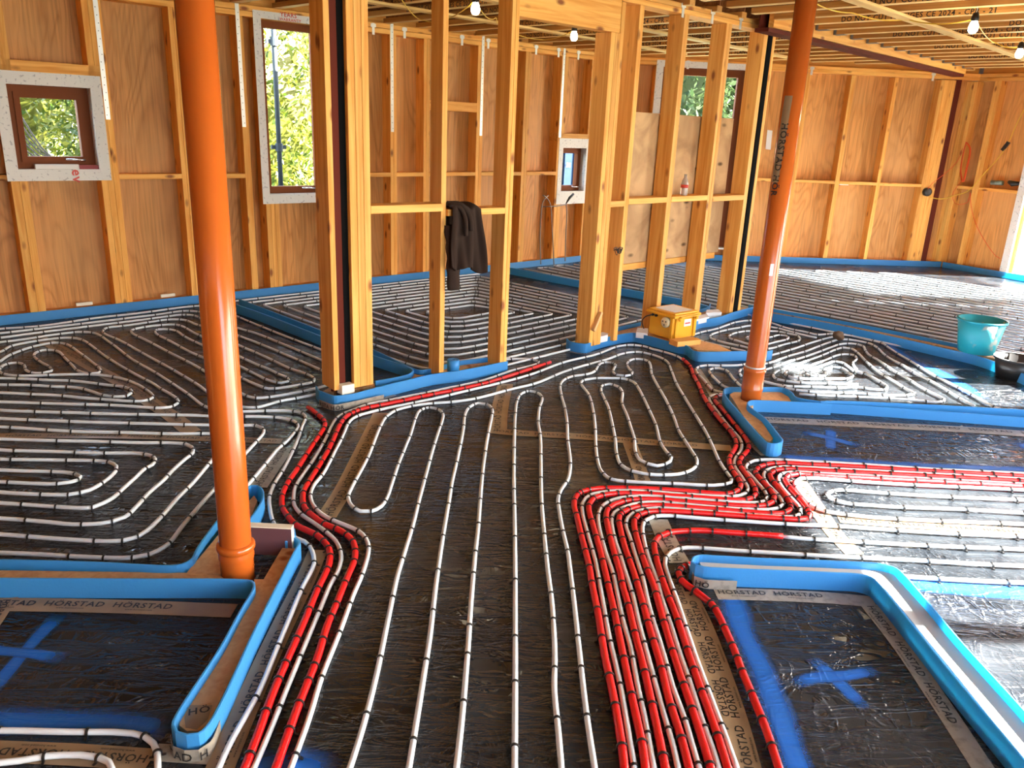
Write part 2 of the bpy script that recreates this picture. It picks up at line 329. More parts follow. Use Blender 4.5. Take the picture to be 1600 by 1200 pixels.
def px(l, z=.011, T=None):
    out = []
    for a in l:
        x, y = a
        if T: x = T[0]+x/T[2]; y = T[1]+y/T[2]
        out.append(at(x, y, z))
    return out
def white(label, l, T=None, **k): return pipe('heating_pipe', label, px(l, .011, T), .0087, WHITEP, 'heating pipe', k.pop('group', 'white underfloor heating pipes'), **k)
def red(label, l, T=None, **k): return pipe('red_conduit', label, px(l, .0155, T), .0125, REDP, 'conduit', 'red pipe sleeves', **k)

# ------------------------------------------------------------------ structure: floor, walls, ceiling
ZT = 2.40; ZTT = 2.49
b = MB(); b.prism([(-7.5, -2.2), (9.5, -2.2), (9.5, 11.2), (-7.5, 11.2)], -.05, 0)
tag(b.build('floor', FLOOR), 'floor of crinkled black polythene membrane under the heating pipes', 'floor', kind='structure')
class Wall:
    def __init__(s, name, p, q, label, th=.14, sheath=PLY):
        s.p = Vector((p[0], p[1], 0)); s.t = Vector((q[0]-p[0], q[1]-p[1], 0)); s.L = s.t.length; s.t.normalize()
        s.n = Vector((-s.t.y, s.t.x, 0)); s.th = th          # n points outward (left of direction)
        s.o = empty(name, s.p, label, 'wall', kind='structure')
    def P(s, a, d, z): return s.p+s.t*a+s.n*d+Z*z
    def s_at(s, x, y, d=0): 
        h = hit(x, y, s.p+s.n*d, s.n); return (h-s.p).dot(s.t), h.z
    def stud(s, a0, a1, z0=0, z1=ZT, name='stud', m=PINE, d=None, d0=0):
        d = d or s.th; c = (a0+a1)/2
        return board(name, s.P(c, d0+d/2, z0), s.P(c, d0+d/2, z1), s.t, abs(a1-a0), d, m, s.o)
    def rail(s, a0, a1, z0, z1, name='nogging', m=PINE, d=None, d0=0):
        d = d or s.th; c = (z0+z1)/2
        return board(name, s.P(a0, d0+d/2, c), s.P(a1, d0+d/2, c), Z, abs(z1-z0), d, m, s.o)
    def sheath(s, a0, a1, holes, z0=0, z1=2.75, m=PLY, d=None, w=.018, name='sheathing'):
        d = s.th if d is None else d; cuts = sorted({a0, a1, *[h[0] for h in holes], *[h[1] for h in holes]}); 
        b = MB()
        for i in range(len(cuts)-1):
            c = (cuts[i]+cuts[i+1])/2; zz = [z0]
            for h in sorted(holes, key=lambda h: h[2]):
                if h[0] < c < h[1]: zz += [h[2], h[3]]
            zz.append(z1)
            for j in range(0, len(zz), 2):
                if zz[j+1]-zz[j] > .001: b.box(s.P(cuts[i], d, zz[j]), s.t*(cuts[i+1]-cuts[i]), s.n*w, Z*(zz[j+1]-zz[j]))
        return b.build(name, m, s.o)
def bays(W, spans, holes, d, m=PLY):      # one sheet of ply per bay, so the grain differs from bay to bay
    for a0, a1 in spans:
        hs = [(max(a0, h[0]), min(a1, h[1]), h[2], h[3]) for h in holes if h[0] < a1 and h[1] > a0]
        W.sheath(a0, a1, hs, 0, 2.49, m, d, .014, 'plywood_panel')
# wall A (left), B (back), C (right)
pa = at(0, 493, .075); pb = at(938, 396, .075); ta = (pb-pa).normalized(); a0 = pa-ta*3.6
tB = (at(1450, 408, .075)-at(1215, 401, .075)).normalized()
pB = at(1215, 401, .075)
def isect(p, t, q, u):
    den = t.x*u.y-t.y*u.x; k = ((q.x-p.x)*u.y-(q.y-p.y)*u.x)/den; return p+t*k
cAB = isect(pa, ta, pB, tB)
cBC = at(1492, 412, .075); tC = (at(1600, 430, .075)-cBC).normalized(); cBC = isect(cBC, tC, pB, tB)
eC = cBC+tC*3.4
WA = Wall('wall_left', a0+Vector((0, 0, 0)), cAB, 'left wall of plywood sheathing between pine studs, with three windows')
WB = Wall('wall_back', cAB, cBC, 'back wall of plywood and pine studs facing the camera')
WC = Wall('wall_right', cBC, eC, 'far right wall of plywood and pine studs beyond the steel column')
def studs(W, l, side_gap=True):
    out = []
    for x0, x1, y in l[:]:
        s0, _ = W.s_at(x0, y); s1, _ = W.s_at(x1, y); out.append((s0, s1))
    return out
# --- wall A studs: measured front edges
LA = [(-60, -38, 400), (34, 60, 400), (172, 200, 400), (295, 309, 400), (391, 401, 400), (420, 440, 400), (509, 519, 380), (549, 555, 250), (610, 620, 250), (661.5, 671, 250), (743, 753, 250), (815, 824, 250), (864, 874, 350), (912, 918, 300), (938, 946, 300)]
sA = studs(WA, LA)
win = {}
def wspan(W, x0, x1, y): return W.s_at(x0, y)[0], W.s_at(x1, y)[0]
w1 = wspan(WA, 19, 148, 200); w2 = wspan(WA, 414, 507, 160); w3 = wspan(WA, 878, 914, 265)
HA = [(w1[0], w1[1], 1.155, 1.755), (w2[0], w2[1], .93, 2.40), (w3[0], w3[1], .88, 1.39)]
for i, (u0, u1) in enumerate(sA):
    n = max(1, round((u1-u0)/.045)); w = (u1-u0)/n
    for k in range(n):
        x0 = u0+k*w; x1 = x0+w
        segs = [(0, ZT)]
        for h in HA:
            if x1 > h[0]+.002 and x0 < h[1]-.002: segs = [(0, h[2]-.04), (h[3]+.04, ZT)]
        for z0, z1 in segs: WA.stud(x0+.0006, x1-.0006, z0, z1)
edges = sorted([(-.3, 0)]+sA+[(WA.L, WA.L)])
bays(WA, [((edges[i][0]+edges[i][1])/2, (edges[i+1][0]+edges[i+1][1])/2) for i in range(len(edges)-1)], HA, .14)
WA.sheath(-.3, WA.L+.25, HA, -.3, 2.9, EXT, .156, .03, 'outer_sheathing')
# left part beyond frame
for k in range(1, 5): WA.stud(sA[0][0]-.6*k, sA[0][0]-.6*k+.04)
WA.rail(-.3, WA.L, 0, .06, 'bottom_plate', d0=.02, d=.12); WA.rail(-.3, WA.L, ZT, ZT+.043, 'top_plate'); WA.rail(-.3, WA.L, ZT+.046, ZTT, 'top_plate')
WA.rail(-.3, WA.L, ZTT, 2.74, 'rim_board', d=.03, d0=.11)
for i in range(len(sA)-1):
    s0, s1 = sA[i][1], sA[i+1][0]; c = (s0+s1)/2
    if any(h[0]-.1 < c < h[1]+.1 for h in HA[:3]) : continue
    if s1-s0 > .12: WA.rail(s0, s1, 1.075, 1.115)
WA.rail(sA[9][1], sA[10][0], 1.735, 1.83)      # deep upper nogging
for h, zt in ((HA[0], .09), (HA[2], .09)):
    WA.rail(h[0]-.1, h[1]+.1, h[3]+.075, h[3]+.075+zt, 'lintel_nogging')
WA.rail(sA[0][1], sA[1][0], 1.075, 1.115)
# --- wall B
LB = [(1242, 1248, 250), (1310, 1317, 250), (1376, 1382, 250), (1447, 1470, 250)]
sB = studs(WB, LB)
w4 = wspan(WB, 1032, 1163, 160); HB = [(w4[0], w4[1], .17, 2.40)]
sB = [(w4[0]-.10, w4[0]-.005), (w4[1]+.005, w4[1]+.10)]+sB
for u0, u1 in sB:
    n = max(1, round((u1-u0)/.048)); w = (u1-u0)/n
    for k in range(n): WB.stud(u0+k*w+.0006, u0+k*w+w-.0006)
edges = [(0, 0)]+sB+[(WB.L, WB.L)]
bays(WB, [((edges[i][0]+edges[i][1])/2, (edges[i+1][0]+edges[i+1][1])/2) for i in range(len(edges)-1)], HB, .14)
WB.sheath(-.2, WB.L+.2, HB, -.3, 2.9, EXT, .156, .03, 'outer_sheathing')
WB.rail(0, WB.L, 0, .06, 'bottom_plate', d0=.02, d=.12)
WB.rail(0, WB.L, 2.41, 2.45, 'top_plate'); WB.rail(0, WB.L, 2.452, ZTT, 'top_plate'); WB.rail(0, WB.L, ZTT, 2.74, 'rim_board', d=.03, d0=.05)
for i in range(2, len(sB)-1): WB.rail(sB[i][1], sB[i+1][0], 1.055, 1.095)
WB.rail(sB[1][1], sB[2][0], 1.055, 1.095); WB.rail(0, sB[0][0], 1.055, 1.095)
# --- wall C with tall glazed opening beginning at the taped jamb
LC = [(1481, 1503, 250), (1529, 1539, 250)]
sC = studs(WC, LC)
jC = WC.s_at(1583, 380)[0]
HC = [(jC, 2.95, 0.02, 2.12)]
for u0, u1 in sC+[(jC-.075, jC-.03), (2.96, 3.05), (3.25, 3.3)]:
    n = max(1, round((u1-u0)/.048)); w = (u1-u0)/n
    for k in range(n): WC.stud(u0+k*w+.0006, u0+k*w+w-.0006)
bays(WC, [(-.12, sC[1][0]+.02), (sC[1][0]+.02, 1.35), (1.35, 3.4)], HC, .14)
WC.sheath(-.1, 3.4, HC, -.3, 2.9, EXT, .156, .03, 'outer_sheathing')
WC.rail(0, 3.4, 0, .09, 'bottom_plate', d0=.02, d=.10) if False else None
WC.rail(0, 3.4, ZT, ZT+.043, 'top_plate'); WC.rail(0, 3.4, ZT+.046, ZTT, 'top_plate'); WC.rail(0, 3.4, ZTT, 2.74, 'rim_board', d=.03, d0=.05)
WC.rail(jC, 2.95, 2.12, 2.2, 'lintel_nogging'); WC.rail(sC[0][1], sC[1][0], 1.055, 1.095); WC.rail(sC[1][1], jC-.075, 1.055, 1.095)
def stripe(W, a0, a1, z0, z1, m, name, d0=-.0025, d=.002):
    b = MB(); b.box(W.P(a0, d0, z0), W.t*(a1-a0), W.n*d, Z*(z1-z0)); return b.build(name, m, W.o)
stripe(WC, jC-.09, jC, .02, 2.15, WHITE_T, 'membrane_tape')
# side walls outside the frame, with the glazed openings the sun comes through
def sidewall(name, p, q, holes, label):
    w = Wall(name, p, q, label); w.sheath(0, w.L, holes, 0, 2.75, PLY, 0, .15, 'sheathing'); return w
e5 = eC
sidewall('wall_side', (e5.x, e5.y), (5.6, 7.75), [], 'plywood return wall right of the frame') 
sidewall('wall_side', (5.6, 7.75), (5.6, 4.35), [(7.75-5.63, 7.75-4.78, .02, 2.12)], 'plywood side wall right of the frame with a glazed door opening')
sidewall('wall_side', (5.6, 4.35), (4.9, 4.35), [], 'short plywood return right of the frame')
sidewall('wall_side', (4.9, 4.35), (4.9, -2.2), [(.86, 2.05, .02, 2.12), (2.17, 3.9, .02, 2.12), (4.05, 6.3, .02, 2.12)], 'plywood side wall right of the frame with two door openings')

sidewall('wall_light_block_behind', (1.3, -1.3), (-7.3, -1.3), [], 'unseen plywood wall added behind the camera to cut frontal light')  # added out of view to hold back frontal light for contrast
sidewall('wall_light_block_left', (-7.3, -1.3), (a0.x, a0.y), [], 'unseen plywood wall added beyond the frame to block light from the left')  # added out of view so daylight enters from the right, not the left

# --- ceiling
ceil = MB(); ceil.prism([(-7.2, -1.2), (5.1, -1.2), (5.1, 4.35), (5.8, 4.4), (5.8, 7.7), (e5.x+.2, e5.y), (cBC.x+.2, cBC.y+.15), (cAB.x-.1, cAB.y+.15), (a0.x-.2, a0.y+.1)], 2.735, 2.78)
CE = ceil.build('ceiling', DECK); tag(CE, 'ceiling of timber I-joists under a boarded deck', 'ceiling', kind='structure')
def joist(u, v0, v1, txt=None, k=0):
    """I-joist along D2: flange sides coloured as in shade, underside pale as if lit from below; brown web"""
    def put(name, pu, zc, w, h, m):
        o = board(name, UVp(pu, v0, zc), UVp(pu, v1, zc), DU, w, h, m); o.parent = CE; o.matrix_parent_inverse = Matrix.Translation(CE.location).inverted(); return o
    j = put('joist', u, ZTT+.021, .07, .042, FLANGE_SHADED)
    j.data.materials.append(FLANGE)  # shade on the sides and floor light underneath are put into the colours
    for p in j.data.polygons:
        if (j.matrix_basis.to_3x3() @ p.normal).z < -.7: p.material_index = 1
    put('joist_web', u, ZTT+.12, .010, .16, OSB); put('upper_flange', u, ZTT+.222, .07, .042, FLANGE_SHADED)
    if txt:
        size = .052; vs, fs, w = glyphs(txt); vv0 = v1-.35-k*.5
        while vv0-w*size > v0:
            mesh('lettering', [UVp(u-.0358, vv0, ZTT+.003)-DV*(v.x*size)+Z*(v.y*size) for v in vs], fs, INK, CE); vv0 -= w*size+.35
            if vv0 < v1-4.5: break
JT = 'DO NOT CUT FLANGES CE 2024 - CPR - 21'
VR = 3.36
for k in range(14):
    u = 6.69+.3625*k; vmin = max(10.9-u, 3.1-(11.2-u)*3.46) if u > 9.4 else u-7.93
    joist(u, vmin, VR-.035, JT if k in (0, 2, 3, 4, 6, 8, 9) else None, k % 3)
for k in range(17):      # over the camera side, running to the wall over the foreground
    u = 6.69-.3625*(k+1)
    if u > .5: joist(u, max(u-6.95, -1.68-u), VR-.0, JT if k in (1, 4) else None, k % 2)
uA = {}
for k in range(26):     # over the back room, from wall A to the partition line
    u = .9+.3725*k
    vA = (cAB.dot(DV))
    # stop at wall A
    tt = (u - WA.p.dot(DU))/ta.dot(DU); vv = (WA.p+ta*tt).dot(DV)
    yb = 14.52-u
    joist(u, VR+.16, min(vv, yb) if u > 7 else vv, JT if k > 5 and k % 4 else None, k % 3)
# battens nailed under the joists
for v, u0, u1 in ((2.44, 5.2, 10.6), (4.62, 2.0, 9.4), (5.55, 1.5, 8.4), (.9, 4.4, 9.3)):
    board('bracing_batten', UVp(u0, v, ZTT-.012), UVp(u1, v, ZTT-.012), DV, .09, .02, FLANGE, CE)
# light wires of hangers at wall plates
def bracket(W, s, z=2.43, d=-.003, w=.028, h=.10, name='joist_bracket'):
    b = MB(); b.box(W.P(s-w/2, d, z-h/2), W.t*w, W.n*.003, Z*h); b.box(W.P(s-w, d-.001, z+h/2-.035), W.t*2*w, W.n*.003, Z*.03)
    b.build(name, GALV, W.o)
for x, y in ((583, 33), (632, 42), (722, 56), (763, 62), (838, 73), (873, 78), (904, 83)): bracket(WA, WA.s_at(x, y)[0])
for x, y in ((1270, 100), (1460, 110), (1076, 92)): bracket(WB, WB.s_at(x, y)[0])
def strap(W, x0, x1, y, ytop, ybot):
    s = (W.s_at(x0, y)[0]+W.s_at(x1, y)[0])/2; zt = min(2.5, W.s_at(x0, ytop)[1]); zb = W.s_at(x0, ybot)[1]
    b = MB(); b.box(W.P(s-.017, -.0025, zb), W.t*.034, W.n*.002, Z*(zt-zb)); o = b.build('steel_strap', GALV, W.o)
    h = MB(); zz = zb+.03
    while zz < zt-.02:
        h.box(W.P(s-.003+.006*(int(zz*31) % 3-1), -.0032, zz), W.t*.006, W.n*.001, Z*.006); zz += .055
    h.build('strap_hole', DARK, W.o)
strap(WA, 150, 160, 60, 0, 186); strap(WA, 370, 376, 60, 5, 198); strap(WA, 609, 616, 120, 30, 206); strap(WA, 751, 756, 120, 54, 212); strap(WA, 878, 884, 100, 75, 215)

# --- windows
def window(n, W, h, label, tape=(.08, .08, .085, .09), f=.05, g=.04, d=.09):
    a, c, z0, z1 = h
    o = empty('window_%d' % n, W.P((a+c)/2, .1, z0), label, 'window', kind='structure')
    def bx(name, s0, s1, zz0, zz1, d0, d1, m):
        b = MB(); b.box(W.P(s0, d0, zz0), W.t*(s1-s0), W.n*(d1-d0), Z*(zz1-zz0)); return b.build(name, m, o)
    b = MB()
    for s0, s1, q0, q1 in ((a, a+f, z0, z1), (c-f, c, z0, z1), (a+f, c-f, z0, z0+f), (a+f, c-f, z1-f, z1)): b.box(W.P(s0, d, q0), W.t*(s1-s0), W.n*.07, Z*(q1-q0))
    b.build('window_frame', FRAMEB, o)
    a1, c1, y0, y1 = a+f, c-f, z0+f, z1-f
    b = MB()
    for s0, s1, q0, q1 in ((a1, a1+g, y0, y1), (c1-g, c1, y0, y1), (a1+g, c1-g, y0, y0+g), (a1+g, c1-g, y1-g, y1)): b.box(W.P(s0, d-.015, q0), W.t*(s1-s0), W.n*.06, Z*(q1-q0))
    b.build('sash', FRAMEB, o)
    bx('window_pane', a1+g-.005, c1-g+.005, y0+g-.005, y1-g+.005, d+.01, d+.016, GLASS)
    # lining of white tape on the reveal and around the opening
    L_, R_, B_, T_ = tape; b = MB()
    for s0, s1, q0, q1 in ((a-L_, a, z0-B_, z1+T_), (c, c+R_, z0-B_, z1+T_), (a, c, z0-B_, z0), (a, c, z1, z1+T_)): b.box(W.P(s0, -.004, q0), W.t*(s1-s0), W.n*.003, Z*(q1-q0))
    for s0, s1, q0, q1 in ((a-.004, a, z0, z1), (c, c+.004, z0, z1)): b.box(W.P(s0, -.001, q0), W.t*(s1-s0), W.n*.09, Z*(q1-q0))
    b.box(W.P(a, -.001, z0-.004), W.t*(c-a), W.n*.09, Z*.004); b.box(W.P(a, -.001, z1), W.t*(c-a), W.n*.09, Z*.004)
    b.build('membrane_tape', WHITE_T, o)
    hm = MB(); hx = a+(c-a)*.62; hm.tube([W.P(hx, d-.018, y0+g*.5), W.P(hx, d-.045, y0+g*.5), W.P(hx+.05, d-.05, y0+g*.5), W.P(hx+.13, d-.05, y0+g*.4)], .007, 8); hm.build('window_handle', CHROME, o, True)
    return o
o1 = window(1, WA, HA[0], 'small square window with brown frame and white taped edges at the far left')
o2 = window(2, WA, HA[1], 'tall brown framed window with scaffold pole outside, left of the post', tape=(.07, .07, .085, .06), f=.032, g=.03, d=.10)
o3 = window(3, WA, HA[2], 'small brown framed window showing a blue container, with white tape round it', tape=(.07, .07, .15, .11), f=.035, g=.03)
o4 = window(4, WB, HB[0], 'large brown framed glazed opening in the back wall behind the stained board', tape=(.09, .001, .02, .07))
# writing on the tape of the windows
flat_text('lettering', 'ev', .1, WA.P(HA[0][1]-.20, -.006, HA[0][2]-.0), -Z, WA.t, REDL, o1)
flat_text('lettering', 'YEARS', .05, WA.P(HA[1][0]+.18, -.006, HA[1][3]+.035), WA.t, Z, REDL, o2)
flat_text('lettering', 'WARRANTY', .034, WA.P(HA[1][0]+.17, -.006, HA[1][3]+.002), WA.t, Z, REDL, o2)
b = MB(); b.box(WA.P(HA[0][0]+.12, .02, HA[0][2]), WA.t*.3, WA.n*.05, Z*.035); tag(b.build('packet', PAPER), 'grey packet lying on the sill of the small left window', 'packet')
b = MB(); b.box(WA.P(HA[0][0]+.42, .015, HA[0][2]), WA.t*.24, WA.n*.05, Z*.03); tag(b.build('packet', mat('dark_red_card', (.25, .01, .015), .5)), 'dark red packet lying on the sill of the small left window', 'packet')

# ------------------------------------------------------------------ partitions
class Line:      # partition along D1
    def __init__(s, V, th): s.V = V; s.th = th
VP = 3.44; PT = .14
class Part(Wall): pass
def partline(a, b_):
    w = Wall.__new__(Wall); q0 = Vector((a.x, a.y, 0)); w.t = Vector((b_.x-a.x, b_.y-a.y, 0)).normalized(); w.n = Vector((-w.t.y, w.t.x, 0)); w.p = q0-w.t*q0.dot(DU)+w.n*.022; w.th = PT; w.o = None; return w
PW1 = partline(at(524, 616, .075), at(793, 566, .075)); PW2 = partline(at(918, 538, .075), at(1160, 483.5, .075))
PW0 = Wall.__new__(Wall); PW0.p = UVp(0, VP, 0); PW0.t = DU.copy(); PW0.n = DV.copy(); PW0.th = PT
PW = PW1
def part_root(name, s, label): 
    return empty(name, PW.P(s, 0, .07), label, 'partition')
def sp(x, y): return PW.s_at(x, y)[0]
# partition 1: post group, two studs and noggings
p1 = part_root('stud_partition', sp(515, 400), 'pine stud partition with jacket hanging on its nogging, beside the red steel post')
PW.o = p1
zb = .045
def st(x0, x1, y, z0=zb, z1=2.435, n=None, d=None, d0=0):
    s0, s1 = sp(x0, y), sp(x1, y); n = n or max(1, round((s1-s0)/.05)); w = (s1-s0)/n
    for k in range(n): PW.stud(s0+k*w+.0006, s0+(k+1)*w-.0006, z0, z1, d=d, d0=d0)
    return s0, s1
e = {}
e['post'] = st(516.5, 525.5, 420, .09, ZT+.09, 1, .16)
e['tri'] = st(549, 581, 420, .085, ZT+.09, 3, .14)
e['s1'] = st(691, 699, 420, zb, ZT+.09, 1, .125, .022)
e['s2'] = st(786, 797, 420, zb, ZT+.09, 2, .14)
PW.rail(e['tri'][1], e['s1'][0], 1.10, 1.145); PW.rail(e['s1'][1], e['s2'][0], 1.07, 1.11)
# steel post between the timbers, dark slot beside it
s0, s1 = sp(527, 420), sp(539, 420); sd = sp(549, 420)
b = MB(); b.box(PW.P(s0, .03, .02), PW.t*(s1-s0), PW.n*.008, Z*2.65); b.box(PW.P(s0, .12, .02), PW.t*(s1-s0), PW.n*.008, Z*2.65); b.box(PW.P((s0+s1)/2-.003, .038, .02), PW.t*.006, PW.n*.082, Z*2.65)
tag(b.build('steel_post', STEEL), 'red oxide steel post standing between pine studs left of centre', 'post')
b = MB(); b.box(PW.P(s1+.001, .03, .05), PW.t*(sd-s1-.002), PW.n*.1, Z*2.6); tag(b.build('black_gap_strip', DARK), 'black strip filling the gap right of the red steel post', 'strip')  # plain black box set in the slot
# partition 2
PW = PW2; ZT2 = 2.43
p2 = part_root('stud_partition', sp(930, 400), 'pine stud partition of five studs beside the yellow transformer')
PW.o = p2
e['a'] = st(927, 940, 440, zb, 2.235, 2); e['b'] = st(965.5, 972, 440); e['c'] = st(1029.5, 1036.5, 440); e['d'] = st(1090.5, 1098.5, 440); e['e'] = st(1145.5, 1151, 440)
PW.rail(e['a'][1]+.001, e['e'][1]+.12, ZT2+.006, ZT2+.04, 'top_plate'); PW.rail(e['a'][1]+.001, e['e'][1]+.12, ZT2+.042, ZTT+.015, 'top_plate')
PW.stud(e['a'][1]+.001, e['a'][1]+.04, zb, ZT2)
for p_, q_ in (('a', 'b'), ('b', 'c'), ('c', 'd'), ('d', 'e')): PW.rail(e[p_][1], e[q_][0], 1.075+.012*(p_ in 'bc'), 1.118+.012*(p_ in 'bc'))
s0, s1 = sp(1152.5, 440), sp(1158, 440)
b = MB(); b.box(PW.P(s0, .0, .05), PW.t*(s1-s0), PW.n*.14, Z*2.42); tag(b.build('black_gap_strip', DARK), 'black strip in the gap at the right end of the transformer partition', 'strip')  # plain black box set in the gap
PW.o = p2; st(1158.5, 1162.5, 440, .045, 2.43, 1)
# lintel over the door opening
lt = board('timber_lintel', PW1.P(e['s2'][0]+.03, .05, 2.362), PW2.P(e['a'][1]+.0, .05, 2.362), Z, .25, .09, PINE); tag(lt, 'deep pine lintel over the opening between the two partitions', 'lintel')
# top plate for partition 1 and runner above
for x, y in ((1068, 8), (1114, 18), (1158, 28), (1192, 40)): bracket(PW, sp(x, y), 2.46)
# rim beam: timber face over a steel flange
PW = PW0; PW.o = None
rb = board('timber_beam', PW.P(6.3, -.06, 2.585), PW.P(11.2, -.06, 2.585), Z, .30, .045, PINE); tag(rb, 'long pine beam under the ceiling carrying the joist hangers', 'beam')
b = MB(); b.box(PW.P(6.25, -.07, 2.40), DU*4.95, DV*.12, Z*.03); b.box(PW.P(6.25, .01, 2.414), DU*4.95, DV*.01, Z*.3); sbm = b.build('steel_beam', STEEL); tag(sbm, 'red oxide steel beam running to the corner column', 'beam')
for k in range(13):
    u = 6.69+.3625*k
    b = MB(); b.box(UVp(u-.034, VP-.19, ZTT-.003), DU*.068, DV*.1, Z*.005); b.box(UVp(u-.034, VP-.19, ZTT), DU*.004, DV*.1, Z*.16); b.box(UVp(u+.03, VP-.19, ZTT), DU*.004, DV*.1, Z*.16); b.build('joist_hanger', mat('dark_galvanised', (.2, .2, .19), .5, .5) if k == 0 else bpy.data.materials['dark_galvanised'], rb)
# corner column
cc = cBC-tB*.0+Vector((-.02, -.10, 0)); k0 = at(1497, 413, .1)
col = MB(); q = WB.P(WB.s_at(1470, 250)[0]+.003, .02, 0); wdt = WB.s_at(1480, 250)[0]-WB.s_at(1470.5, 250)[0]
col.box(q, tB*wdt, Vector((-tB.y, tB.x, 0))*.01, Z*2.42); col.box(q+Vector((-tB.y, tB.x, 0))*.11, tB*wdt, Vector((-tB.y, tB.x, 0))*.01, Z*2.42); col.box(q+tB*(wdt/2-.004), tB*.008, Vector((-tB.y, tB.x, 0))*.12, Z*2.42)
tag(col.build('steel_column', STEEL), 'dark red steel column in the corner of the back wall', 'column')
# stained board with batten behind partition 2
DB = PT+.012
PW = PW2
def PB(x, y, d=DB): return hit(x, y, PW.P(0, d, 0), PW.n)
c_ = [PB(973, 413), PB(1121, 392), PB(1148, 186), PB(991, 174)]
u0 = ((c_[0]-PW.p).dot(PW.t)+(c_[3]-PW.p).dot(PW.t))/2; u1 = ((c_[1]-PW.p).dot(PW.t)+(c_[2]-PW.p).dot(PW.t))/2; z0 = c_[0].z; z1 = (c_[3].z+c_[2].z)/2
o = board('stained_board', PW.P(u0, DB+.01, (z0+z1)/2), PW.P(u1, DB+.01, (z0+z1)/2), Z, z1-z0, .018, BOARD); tag(o, 'water stained plywood board fixed behind the transformer partition', 'board')
o = board('batten', PW.P(u0, DB+.012, z0-.028), PW.P(u1-.05, DB+.012, z0-.028), Z, .05, .022, PINE); tag(o, 'pine batten along the foot of the stained board', 'batten')

# ------------------------------------------------------------------ blue foam edge strips and timber sole plates
FH = .075
def foam(label, l, z=FH, th=.009, T=None, smooth=True, z0=0, pts=None, group='blue foam edge strips', mt=None):
    P_ = pts or px(l, z, T)
    P_ = smooth_path(P_, .016) if smooth else P_
    P_ = [Vector((p.x, p.y, 0)) for p in P_]; vs = []; n = len(P_)
    for i, p in enumerate(P_):
        t = (P_[min(i+1, n-1)]-P_[max(i-1, 0)]).normalized(); q = Vector((-t.y, t.x, 0))*th/2
        for s_, zz in ((1, z0), (1, z-.002), (.5, z), (-.5, z), (-1, z-.002), (-1, z0)): v = p+q*s_; vs.append((v.x, v.y, zz+.0))
    fs = [(i*6+k, (i+1)*6+k, (i+1)*6+(k+1) % 6, i*6+(k+1) % 6) for i in range(n-1) for k in range(6)]+[tuple(range(6)), tuple((n-1)*6+k for k in range(5, -1, -1))]
    o = mesh('foam_edge_strip', vs, fs, FOAM, None, False); tag(o, label, 'foam strip', group); return o
def plate(label, l, z=.046, T=None, name='sole_plate', m=PINE2, z0=.0):
    o = prism(name, [(p.x, p.y) for p in px(l, z, T)], z0, z, m); return tag(o, label, 'timber plate')
foam('blue foam strip round the bottom left pad, turning back beside the timber plate', [(-160, 903), (0, 903), (200, 904), (375, 905), (393, 907), (397, 915), (375, 955), (345, 1010), (275, 1118), (270, 1132), (276, 1143), (292, 1147), (310, 1145), (325, 1132), (400, 980), (462, 858), (468, 848), (463, 840), (452, 838), (447, 846)])
foam('blue foam strip behind the left orange pipe at the foot of the left pipe loops', [(-160, 874), (0, 874), (150, 878), (265, 883), (284, 881), (299, 873), (309, 855), (343, 809), (384, 764), (392, 758), (402, 758), (409, 764), (411, 774), (405, 790), (388, 814)])
foam('short end of blue foam by the foil faced block', [(441, 834), (459, 838), (459, 826)])
plate('pine sole plate lying along the back of the bottom left pad', [(-160, 889), (300, 895), (372, 903), (372, 910), (-160, 907)])
plate('knotty pine plate running diagonally behind the left orange pipe', [(290, 897), (345, 831), (397, 774), (402, 782), (380, 838), (352, 897)], .047)
plate('pine sole plate between two foam strips, tape printed at its near end', [(441, 856), (461, 857), (325, 1132), (310, 1142), (292, 1142), (280, 1133), (283, 1122), (400, 925), (397, 905), (412, 905)], .0455)
foam('blue foam strip looping round the plate of the bottom right pad', [(1820, 1400), (1700, 1228), (1600, 1110), (1500, 1000), (1412, 897), (1400, 887), (1380, 881), (1300, 876), (1195, 872), (1120, 868), (1092, 867), (1083, 871), (1081, 877), (1088, 882), (1100, 885), (1150, 888), (1300, 894), (1345, 897), (1362, 902), (1375, 914), (1500, 1067), (1600, 1186), (1720, 1340)])
plate('pale plate inside the foam of the bottom right pad', [(1092, 876), (1300, 884), (1375, 888), (1395, 896), (1500, 1012), (1600, 1126), (1700, 1250), (1650, 1250), (1500, 1062), (1385, 922), (1360, 905), (1300, 900), (1100, 893)], .045, m=PALE)
TT = (1060, 560, 6.667)
foam('blue foam strip round the right orange pipe and its plate', [(1480, 446), (1262, 412), (1218, 396), (1180, 350), (1120, 314), (1050, 300), (850, 300), (640, 300), (520, 301), (484, 312), (474, 350), (500, 400), (600, 520), (700, 632), (880, 835), (930, 875), (1000, 885), (1060, 876), (1084, 850), (1050, 800), (900, 620), (740, 500), (722, 468), (740, 442), (790, 435), (1250, 452), (1600, 467)], T=TT)
foam('straight blue foam strip at the back of the dark right pad', [(1296, 630), (1450, 641), (1620, 654), (1800, 668)], th=.009, z=.062)
foam('blue foam strip behind the dark right pad, by the sunlit pipes', [(1282, 627), (1300, 626), (1450, 632), (1600, 640), (1800, 650)], th=.010)
plate('pine plate under the right orange pipe', [(1140, 616), (1150, 611), (1217, 611), (1232, 620), (1238, 630), (1180, 630), (1175, 636), (1208, 685), (1204, 689), (1198, 688), (1165, 655)], .043)
b = None
foam('blue foam strip along the foot of the left wall', None, pts=[WA.p-WA.n*.007, cAB-WA.n*.007], smooth=False)
foam('blue foam strip along the foot of the back wall', None, pts=[cAB+Vector((0, -.007, 0)), cBC+Vector((-.01, -.007, 0))], smooth=False)
